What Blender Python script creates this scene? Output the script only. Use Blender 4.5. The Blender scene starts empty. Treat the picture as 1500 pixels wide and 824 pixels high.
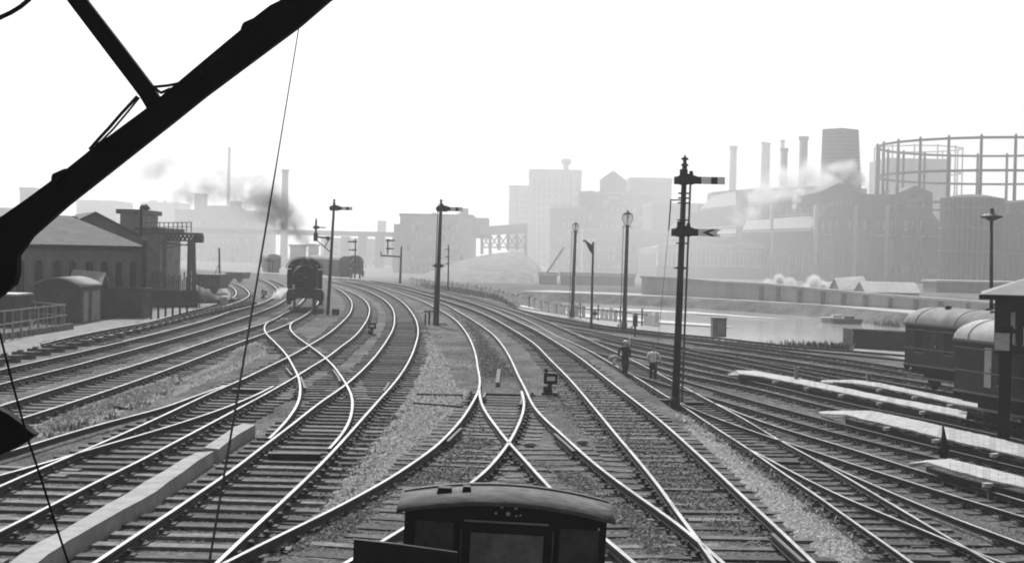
import bpy, bmesh, math, random
from mathutils import Vector, Matrix, Euler
random.seed(7)
R = math.radians
SC = bpy.context.scene
COL = SC.collection

# ------------------------------------------------------------------ camera
F = 2000.0
CAMZ = 4.5
cam_d = bpy.data.cameras.new('camera')
cam = bpy.data.objects.new('camera', cam_d)
COL.objects.link(cam)
CM = Euler((R(90 - 1.06), 0, 0)).to_matrix() @ Euler((0, 0, R(1.2))).to_matrix()
cam.matrix_world = Matrix.Translation((0, 0, CAMZ)) @ CM.to_4x4()
cam_d.sensor_width = 36
cam_d.lens = 36 * F / 1500
cam_d.clip_start = 0.1
cam_d.clip_end = 30000
SC.camera = cam
O0 = Vector((0, 0, CAMZ))

def ray(px, py):
    return CM @ Vector(((px - 750) / F, -(py - 412) / F, -1.0))
def P(px, py, z=0.0):            # point on the level z seen at a photo pixel
    d = ray(px, py)
    t = (z - CAMZ) / d.z
    return O0 + d * t
def D(px, py, Y):                # point at distance Y seen at a photo pixel
    d = ray(px, py)
    return O0 + d * (Y / d.y)

# --------------------------------------------------------------- materials
MATS = {}
def mat(name, v, rough=0.8, ns=3.0, amp=0.35, bump=0.0, bs=20.0, spec=0.14, metal=0.0, ns2=None, lo=None, hi=None):
    if name in MATS: return MATS[name]
    m = bpy.data.materials.new(name); m.use_nodes = True
    nt = m.node_tree; N = nt.nodes; L = nt.links
    b = N['Principled BSDF']
    b.inputs['Roughness'].default_value = rough
    b.inputs['Metallic'].default_value = metal
    b.inputs['Specular IOR Level'].default_value = spec
    tc = N.new('ShaderNodeTexCoord')
    geo = N.new('ShaderNodeNewGeometry')
    no = N.new('ShaderNodeTexNoise'); no.inputs['Scale'].default_value = ns; no.inputs['Detail'].default_value = 6
    no.inputs['Roughness'].default_value = 0.65
    L.new(geo.outputs['Position'], no.inputs['Vector'])
    cr = N.new('ShaderNodeValToRGB')
    a, c = v * (1 - amp), v * (1 + amp)
    cr.color_ramp.elements[0].position = 0.3; cr.color_ramp.elements[1].position = 0.7
    cr.color_ramp.elements[0].color = (a, a, a, 1); cr.color_ramp.elements[1].color = (c, c, c, 1)
    L.new(no.outputs['Fac'], cr.inputs['Fac'])
    L.new(cr.outputs['Color'], b.inputs['Base Color'])
    if bump > 0:
        n2 = N.new('ShaderNodeTexNoise'); n2.inputs['Scale'].default_value = bs; n2.inputs['Detail'].default_value = 4
        L.new(geo.outputs['Position'], n2.inputs['Vector'])
        bp = N.new('ShaderNodeBump'); bp.inputs['Strength'].default_value = bump; bp.inputs['Distance'].default_value = 0.02
        L.new(n2.outputs['Fac'], bp.inputs['Height']); L.new(bp.outputs['Normal'], b.inputs['Normal'])
    MATS[name] = m
    return m

def brickmat(name, v, scale=1.0, amp=0.25):
    if name in MATS: return MATS[name]
    m = bpy.data.materials.new(name); m.use_nodes = True
    nt = m.node_tree; N = nt.nodes; L = nt.links; b = N['Principled BSDF']
    b.inputs['Roughness'].default_value = 0.9
    geo = N.new('ShaderNodeNewGeometry')
    no = N.new('ShaderNodeTexNoise'); no.inputs['Scale'].default_value = 0.35 * scale; no.inputs['Detail'].default_value = 8; no.inputs['Roughness'].default_value = 0.75
    mp = N.new('ShaderNodeMapping'); mp.inputs['Scale'].default_value = (1, 1, 0.25)
    L.new(geo.outputs['Position'], mp.inputs['Vector']); L.new(mp.outputs['Vector'], no.inputs['Vector'])
    n2 = N.new('ShaderNodeTexNoise'); n2.inputs['Scale'].default_value = 6 * scale; n2.inputs['Detail'].default_value = 3
    m2 = N.new('ShaderNodeMapping'); m2.inputs['Scale'].default_value = (1, 1, 3.0)
    L.new(geo.outputs['Position'], m2.inputs['Vector']); L.new(m2.outputs['Vector'], n2.inputs['Vector'])
    ad = N.new('ShaderNodeMath'); ad.operation = 'ADD'
    mu = N.new('ShaderNodeMath'); mu.operation = 'MULTIPLY'; mu.inputs[1].default_value = 0.45
    L.new(n2.outputs['Fac'], mu.inputs[0]); L.new(no.outputs['Fac'], ad.inputs[0]); L.new(mu.outputs[0], ad.inputs[1])
    cr = N.new('ShaderNodeValToRGB')
    cr.color_ramp.elements[0].position = 0.5; cr.color_ramp.elements[1].position = 0.95
    a, c = v * (1 - amp), v * (1 + amp)
    cr.color_ramp.elements[0].color = (a, a, a, 1); cr.color_ramp.elements[1].color = (c, c, c, 1)
    L.new(ad.outputs[0], cr.inputs['Fac']); L.new(cr.outputs['Color'], b.inputs['Base Color'])
    MATS[name] = m
    return m

def volmat(name, dens, color, aniso=0.2, noise=None, absorb=None):
    m = bpy.data.materials.new(name); m.use_nodes = True
    nt = m.node_tree; N = nt.nodes; L = nt.links
    N.remove(N['Principled BSDF'])
    out = N['Material Output']
    v = N.new('ShaderNodeVolumePrincipled')
    v.inputs['Color'].default_value = (color, color, color, 1)
    v.inputs['Density'].default_value = dens
    v.inputs['Anisotropy'].default_value = aniso
    if absorb is not None: v.inputs['Absorption Color'].default_value = (absorb, absorb, absorb, 1)
    L.new(v.outputs[0], out.inputs['Volume'])
    if noise:
        sc, lo, hi = noise
        geo = N.new('ShaderNodeNewGeometry')
        no = N.new('ShaderNodeTexNoise'); no.inputs['Scale'].default_value = sc; no.inputs['Detail'].default_value = 3
        L.new(geo.outputs['Position'], no.inputs['Vector'])
        mr = N.new('ShaderNodeMapRange'); mr.inputs['From Min'].default_value = lo; mr.inputs['From Max'].default_value = hi
        mr.inputs['To Min'].default_value = 0; mr.inputs['To Max'].default_value = dens
        L.new(no.outputs['Fac'], mr.inputs['Value']); L.new(mr.outputs['Result'], v.inputs['Density'])
    MATS[name] = m
    return m

# ------------------------------------------------------------ mesh builder
class MB:
    def __init__(s): s.v = []; s.f = []; s.m = []; s.sm = []
    def face(s, idx, mi=0, smooth=False): s.f.append(tuple(idx)); s.m.append(mi); s.sm.append(smooth)
    def box(s, c, size, mi=0, rot=None, taper=1.0):
        x, y, z = size[0] / 2, size[1] / 2, size[2] / 2
        b = len(s.v)
        for i, (sx, sy, sz) in enumerate([(-1,-1,-1),(1,-1,-1),(1,1,-1),(-1,1,-1),(-1,-1,1),(1,-1,1),(1,1,1),(-1,1,1)]):
            k = taper if sz > 0 else 1.0
            p = Vector((sx * x * k, sy * y * k, sz * z))
            if rot is not None: p = rot @ p
            s.v.append(Vector(c) + p)
        for q in [(0,3,2,1),(4,5,6,7),(0,1,5,4),(1,2,6,5),(2,3,7,6),(3,0,4,7)]:
            s.face([b + i for i in q], mi)
        return s
    def box2(s, a, b, mi=0):
        a = Vector(a); b = Vector(b)
        return s.box((a + b) / 2, [abs(b[i] - a[i]) for i in range(3)], mi)
    def tube(s, pts, r, n=8, mi=0, cap=True, smooth=True):
        pts = [Vector(p) for p in pts]
        rs = r if isinstance(r, (list, tuple)) else [r] * len(pts)
        rings = []; up = None
        for i, p in enumerate(pts):
            if i == 0: d = pts[1] - pts[0]
            elif i == len(pts) - 1: d = pts[-1] - pts[-2]
            else: d = (pts[i + 1] - pts[i - 1])
            d.normalize()
            if up is None:
                up = Vector((0, 0, 1)) if abs(d.z) < 0.9 else Vector((1, 0, 0))
            x = d.cross(up); x.normalize(); up = x.cross(d); up.normalize()
            ring = []
            for k in range(n):
                a = 2 * math.pi * (k + 0.5) / n
                ring.append(len(s.v)); s.v.append(p + (x * math.cos(a) + up * math.sin(a)) * rs[i])
            rings.append(ring)
        for i in range(len(rings) - 1):
            for k in range(n):
                s.face((rings[i][k], rings[i][(k + 1) % n], rings[i + 1][(k + 1) % n], rings[i + 1][k]), mi, smooth)
        if cap:
            s.face(rings[0][::-1], mi); s.face(rings[-1], mi)
        return s
    def bar(s, a, b, w, h, mi=0):       # rectangular bar from a to b
        a = Vector(a); b = Vector(b); d = b - a; L = d.length
        if L < 1e-6: return s
        d.normalize()
        up = Vector((0, 0, 1)) if abs(d.z) < 0.95 else Vector((0, 1, 0))
        x = d.cross(up); x.normalize(); u = x.cross(d)
        rot = Matrix((x, d, u)).transposed()
        return s.box((a + b) / 2, (w, L, h), mi, rot)
    def lathe(s, prof, c, n=20, mi=0, axis='z', smooth=True):
        rings = []
        for (r, h) in prof:
            ring = []
            for k in range(n):
                a = 2 * math.pi * k / n
                if axis == 'z': p = Vector((r * math.cos(a), r * math.sin(a), h))
                elif axis == 'y': p = Vector((r * math.cos(a), h, r * math.sin(a)))
                else: p = Vector((h, r * math.cos(a), r * math.sin(a)))
                ring.append(len(s.v)); s.v.append(Vector(c) + p)
            rings.append(ring)
        for i in range(len(rings) - 1):
            for k in range(n):
                s.face((rings[i][k], rings[i][(k + 1) % n], rings[i + 1][(k + 1) % n], rings[i + 1][k]), mi, smooth)
        s.face(rings[0][::-1], mi); s.face(rings[-1], mi)
        return s
    def prism(s, poly, depth_vec, mi=0):   # poly list of 3d points, extruded
        b = len(s.v); n = len(poly); dv = Vector(depth_vec)
        s.v += [Vector(p) for p in poly] + [Vector(p) + dv for p in poly]
        s.face(list(range(b, b + n)), mi); s.face(list(range(b + 2 * n - 1, b + n - 1, -1)), mi)
        for i in range(n):
            j = (i + 1) % n
            s.face((b + j, b + i, b + n + i, b + n + j), mi)
        return s
    def ball(s, c, r, n=10, m=6, mi=0, sc=(1, 1, 1)):
        prof = []
        rings = []
        for i in range(m + 1):
            t = math.pi * (i + 0.02) / (m + 0.04)
            ring = []
            for k in range(n):
                a = 2 * math.pi * k / n
                ring.append(len(s.v))
                s.v.append(Vector(c) + Vector((r * sc[0] * math.sin(t) * math.cos(a), r * sc[1] * math.sin(t) * math.sin(a), -r * sc[2] * math.cos(t))))
            rings.append(ring)
        for i in range(m):
            for k in range(n):
                s.face((rings[i][k], rings[i][(k + 1) % n], rings[i + 1][(k + 1) % n], rings[i + 1][k]), mi, True)
        s.face(rings[0][::-1], mi); s.face(rings[-1], mi)
        return s
    def mesh(s, name, mats, fix=True):
        me = bpy.data.meshes.new(name)
        me.from_pydata([tuple(v) for v in s.v], [], s.f)
        for m in (mats if isinstance(mats, (list, tuple)) else [mats]): me.materials.append(m)
        me.polygons.foreach_set('material_index', s.m)
        me.polygons.foreach_set('use_smooth', s.sm)
        if fix:
            bm = bmesh.new(); bm.from_mesh(me); bmesh.ops.recalc_face_normals(bm, faces=bm.faces[:]); bm.to_mesh(me); bm.free()
        me.update()
        return me
    def build(s, name, mats, parent=None, fix=True, loc=None, rot=None):
        o = bpy.data.objects.new(name, s.mesh(name, mats, fix))
        COL.objects.link(o)
        if parent is not None: o.parent = parent
        if loc is not None: o.location = loc
        if rot is not None: o.rotation_euler = rot
        return o

def thing(name, label, cat, loc=(0, 0, 0), rz=0.0, group=None, rot=None):
    o = bpy.data.objects.new(name, None); COL.objects.link(o)
    o.empty_display_size = 0.3
    o.location = loc; o.rotation_euler = rot if rot else (0, 0, rz)
    o['label'] = label; o['category'] = cat
    if group: o['group'] = group
    return o
def tag(o, label, cat, group=None, kind=None):
    o['label'] = label; o['category'] = cat
    if group: o['group'] = group
    if kind: o['kind'] = kind
    return o
def struct(o, kind='structure'):
    o['kind'] = kind; return o
def dup(root, loc, rz=None, label=None, group=None, scale=None, rot=None):
    r = root.copy(); COL.objects.link(r); r.location = loc
    if rz is not None: r.rotation_euler = (0, 0, rz)
    if rot is not None: r.rotation_euler = rot
    if scale: r.scale = (scale,) * 3 if not isinstance(scale, tuple) else scale
    if label: r['label'] = label
    if group: r['group'] = group
    for ch in list(root.children):
        c = ch.copy(); COL.objects.link(c); c.parent = r
        for g in ch.children:
            d = g.copy(); COL.objects.link(d); d.parent = c
    return r

# ---------------------------------------------------------------- palette
M_rust = mat('rail_side', 0.035, 0.8, 8, 0.4)
M_top = mat('rail_head', 0.3, 0.5, 0.9, 0.4, metal=0.2, spec=0.25)
M_dulltop = mat('dull_rail_head', 0.13, 0.6, 2.0, 0.2, metal=0.3)
M_sleeper = mat('weathered_timber', 0.15, 0.9, 5.0, 0.55, bump=0.6, bs=30)
M_chair = mat('cast_iron', 0.03, 0.7, 8, 0.4)
M_black = mat('black_paint', 0.012, 0.55, 4, 0.3)
M_dark = mat('dark_paint', 0.03, 0.6, 2, 0.4)
M_beam = mat('sooty_steel', 0.011, 0.8, 2, 0.3, spec=0.1)
M_white = mat('white_paint', 0.6, 0.6, 3, 0.08)
M_board = mat('pale_boards', 0.31, 0.8, 1.8, 0.25)
M_light = mat('light_grey_paint', 0.4, 0.6, 2, 0.15)
M_mid = mat('mid_grey', 0.2, 0.8, 2, 0.3)
M_conc = mat('concrete', 0.25, 0.85, 2.5, 0.25, bump=0.3, bs=25)
M_brick = brickmat('soot_brick', 0.13, 1.0, 0.5)
M_brick2 = brickmat('far_brick', 0.1, 0.3, 0.6)
M_far = brickmat('far_wall', 0.2, 0.25, 0.5)
M_pale = brickmat('pale_concrete_wall', 0.32, 0.2, 0.35)
M_slate = mat('slate_roof', 0.1, 0.85, 1.5, 0.25)
M_roofpale = mat('pale_roofing', 0.22, 0.85, 0.4, 0.2)
M_glass = mat('dark_glass', 0.02, 0.15, 2, 0.3, spec=0.6)
M_paleglass = mat('dusty_glass', 0.35, 0.3, 2, 0.2)
M_wood = mat('dark_timber', 0.06, 0.85, 2, 0.4, bump=0.3)
M_steel = mat('grey_steelwork', 0.07, 0.7, 1, 0.3)
HAZE = 0.00062
VEIL = 0.008
EXPO = 0.38
# --------------------------------------------------------------- levels
HI, LO = 0.2, -1.3           # rail tops of the main lines and of the lower yard
GHI, GLO = -0.03, -1.53

R2px = [(1193,824),(1142,775),(1100,737),(1047,687),(1000,644),(967,615),(931,587),(900,563),(875,543),(845,520),(817,502),(783,482),(750,466.5),(717,452),(692,443),(655,433),(622,425.5),(600,419.8),(575,415),(540,410)]
def proj(pts, z): return [P(x, y, z) for x, y in pts]
R2w = proj(R2px, HI)
R2xy = sorted([(p.y, p.x) for p in R2w])
def lerp_table(t, y):
    if y <= t[0][0]:
        k = (t[1][1] - t[0][1]) / (t[1][0] - t[0][0]); return t[0][1] + k * (y - t[0][0])
    for i in range(len(t) - 1):
        if y <= t[i + 1][0]:
            a = (y - t[i][0]) / (t[i + 1][0] - t[i][0]); return t[i][1] * (1 - a) + t[i + 1][1] * a
    k = (t[-1][1] - t[-2][1]) / (t[-1][0] - t[-2][0]); return t[-1][1] + k * (y - t[-1][0])
def xr2(y):
    return lerp_table(R2xy, max(8, min(y, 230))) - max(0, y - 230) * 0.55
def smooth(t): t = max(0, min(1, t)); return t * t * (3 - 2 * t)

NEAR = [(30,78),(23.6,94.5),(16.3,105),(11.9,113),(6.7,135),(-5.4,214)]
FAR = [(56,150),(48,165),(43,192),(27,217),(4.7,234)]
CANAL = [(260,20),(60,56)] + NEAR[:-1] + [(0,150),(-2,190),(1,224)] + FAR[::-1] + [(110,140),(300,110)]
def inpoly(x, y, poly):
    c = False; n = len(poly)
    for i in range(n):
        x1, y1 = poly[i]; x2, y2 = poly[(i + 1) % n]
        if (y1 > y) != (y2 > y) and x < (x2 - x1) * (y - y1) / (y2 - y1) + x1: c = not c
    return c
def dpoly(x, y, poly):
    best = 1e9; n = len(poly)
    for i in range(n):
        x1, y1 = poly[i]; x2, y2 = poly[(i + 1) % n]
        dx, dy = x2 - x1, y2 - y1
        t = max(0, min(1, ((x - x1) * dx + (y - y1) * dy) / (dx * dx + dy * dy)))
        best = min(best, math.hypot(x - x1 - t * dx, y - y1 - t * dy))
    return best
def gz(x, y):
    s = x - xr2(y)
    z = GHI + (GLO - GHI) * smooth((s - 0.95) / 2.2)
    if x > -60 and 40 < y < 300:
        if inpoly(x, y, CANAL):
            d = dpoly(x, y, CANAL); z += (-4.2 - z) * smooth(d / 4.0)
    return z

def ground_material():
    m = bpy.data.materials.new('ballast_ground'); m.use_nodes = True
    nt = m.node_tree; N = nt.nodes; L = nt.links; b = N['Principled BSDF']
    b.inputs['Roughness'].default_value = 0.95; b.inputs['Specular IOR Level'].default_value = 0.15
    geo = N.new('ShaderNodeNewGeometry')
    def noise(s, d=5, r=0.6):
        n = N.new('ShaderNodeTexNoise'); n.inputs['Scale'].default_value = s; n.inputs['Detail'].default_value = d; n.inputs['Roughness'].default_value = r
        L.new(geo.outputs['Position'], n.inputs['Vector']); return n
    def ramp(src, a, b_, p0, p1):
        c = N.new('ShaderNodeValToRGB'); c.color_ramp.elements[0].position = p0; c.color_ramp.elements[1].position = p1
        c.color_ramp.elements[0].color = (a, a, a, 1); c.color_ramp.elements[1].color = (b_, b_, b_, 1)
        L.new(src, c.inputs['Fac']); return c
    big = noise(0.28, 6, 0.7); mid = noise(2.0, 5, 0.7)
    vor = N.new('ShaderNodeTexVoronoi'); vor.inputs['Scale'].default_value = 16; L.new(geo.outputs['Position'], vor.inputs['Vector'])
    base = ramp(big.outputs['Fac'], 0.035, 0.11, 0.36, 0.66)
    m2 = ramp(mid.outputs['Fac'], 0.5, 1.6, 0.3, 0.7)
    m3 = ramp(vor.outputs['Color'], 0.5, 1.6, 0.1, 0.95)
    x1 = N.new('ShaderNodeMix'); x1.data_type = 'RGBA'; x1.blend_type = 'MULTIPLY'; x1.inputs[0].default_value = 1
    x2 = N.new('ShaderNodeMix'); x2.data_type = 'RGBA'; x2.blend_type = 'MULTIPLY'; x2.inputs[0].default_value = 1
    L.new(base.outputs[0], x1.inputs[6]); L.new(m2.outputs[0], x1.inputs[7])
    L.new(x1.outputs[2], x2.inputs[6]); L.new(m3.outputs[0], x2.inputs[7])
    L.new(x2.outputs[2], b.inputs['Base Color'])
    bp = N.new('ShaderNodeBump'); bp.inputs['Strength'].default_value = 1.0; bp.inputs['Distance'].default_value = 0.04
    L.new(vor.outputs['Distance'], bp.inputs['Height']); L.new(bp.outputs['Normal'], b.inputs['Normal'])
    MATS['ground'] = m
    return m
M_ground = ground_material()

def build_ground():
    rows = []
    y = -30.0
    while y < 10: rows.append(y); y += 5
    while y < 60: rows.append(y); y += 1.0
    while y < 300: rows.append(y); y += 2.5
    while y < 9000: rows.append(y); y *= 1.12
    offs = [-9000, -3000, -1000, -400, -200, -100, -60, -40, -30, -20, -12, -8, -5, -3, -1.5, 0]
    o = 0.8
    while o < 3.5: offs.append(o); o += 0.25
    while o < 6: offs.append(o); o += 0.8
    while o < 110: offs.append(o); o += 2.5
    offs += [130, 160, 200, 300, 500, 1000, 3000, 9000]
    mb = MB(); nc = len(offs)
    for y in rows:
        bx = xr2(min(y, 400))
        for i, o in enumerate(offs):
            x = bx + o; z = gz(x, y)
            if y < 130 and -25 < o < 40 and abs(z) < 2: z += random.uniform(-0.012, 0.012)
            mb.v.append(Vector((x, y, z)))
    for r in range(len(rows) - 1):
        for i in range(nc - 1):
            a = r * nc + i; mb.face((a, a + 1, a + nc + 1, a + nc), 0, True)
    struct(mb.build('ground', M_ground, fix=False))
build_ground()

# water of the basin
def water_material():
    m = bpy.data.materials.new('canal_water'); m.use_nodes = True
    nt = m.node_tree; N = nt.nodes; L = nt.links; b = N['Principled BSDF']
    b.inputs['Base Color'].default_value = (0.26, 0.26, 0.26, 1); b.inputs['Roughness'].default_value = 0.12
    geo = N.new('ShaderNodeNewGeometry'); n = N.new('ShaderNodeTexNoise'); n.inputs['Scale'].default_value = 0.8; n.inputs['Detail'].default_value = 3
    L.new(geo.outputs['Position'], n.inputs['Vector'])
    bp = N.new('ShaderNodeBump'); bp.inputs['Strength'].default_value = 0.15; bp.inputs['Distance'].default_value = 0.05
    L.new(n.outputs['Fac'], bp.inputs['Height']); L.new(bp.outputs['Normal'], b.inputs['Normal'])
    return m
mb = MB()
pts = [Vector((x, y, -3.0)) for x, y in CANAL]
mb.v += pts; mb.face(range(len(pts)))
struct(mb.build('water', water_material()))

# pale ash path on the left beside the sheds
def strip(name, left, right, z, m, zf=None):
    mb = MB()
    a = proj(left, z); c = proj(right, z)
    for p, q in zip(a, c): mb.v += [p, q]
    for i in range(len(a) - 1): mb.face((2*i, 2*i+1, 2*i+3, 2*i+2))
    return mb.build(name, m)
M_path = mat('ash_path', 0.17, 0.95, 1.2, 0.35, bump=0.8, bs=25)
struct(strip('path', [(0,497),(100,480),(215,457),(290,444),(335,432),(318,420)], [(0,526),(100,499),(215,472),(290,451),(343,436),(330,420)], 0.006, M_path))
struct(strip('mud_path', [(700,437.5),(780,449),(860,459.5),(960,468),(1040,474),(1075,478)], [(700,437.7),(780,452),(860,464.5),(960,472),(1040,477),(1075,478.2)], -2.9, mat('mud_bank', .4, .9, .8, .3)))
struct(strip('mud_path', [(835,449),(900,451.5),(1000,455),(1100,463),(1150,466)], [(835,449.3),(900,454),(1000,458),(1100,464.5),(1150,466.2)], -2.92, mat('mud_bank', .4)))
rm = random.Random(21)
for k in range(9):
    cx, cy = rm.choice([(30, 175), (38, 150), (22, 190), (45, 135), (30, 130), (15, 200), (50, 120), (24, 150), (12, 170)]); cx += rm.uniform(-4, 4); cy += rm.uniform(-6, 6)
    mb = MB(); n = 18
    for i in range(n):
        a = 2 * math.pi * i / n; rr = rm.uniform(.6, 1.25); mb.v.append(Vector((cx + math.cos(a) * 6 * rr, cy + math.sin(a) * 4 * rr, -3.06)))
    mb.v.append(Vector((cx, cy, -2.85)))
    for i in range(n): mb.face((i, (i + 1) % n, n), 0, True)
    struct(mb.build('mud_bank', mat('wet_mud', .1, .6, .5, .5)))
# quay on the far side, pale strips seen over the water
mb = MB()
q = [(1.5,236),(27,219.5),(44,194),(49.5,167),(58,152),(112,142)]
for x, y in q:
    mb.v += [Vector((x, y, -1.5)), Vector((x, y, -3.5)), Vector((x + 5, y + 9, -1.46)), ]
for i in range(len(q) - 1):
    a = 3 * i; mb.face((a, a+3, a+4, a+1)); mb.face((a, a+2, a+5, a+3))
struct(mb.build('quay_path', mat('quay_stone', 0.3, 0.9, 0.3, 0.3)))
from mathutils import noise
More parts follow.
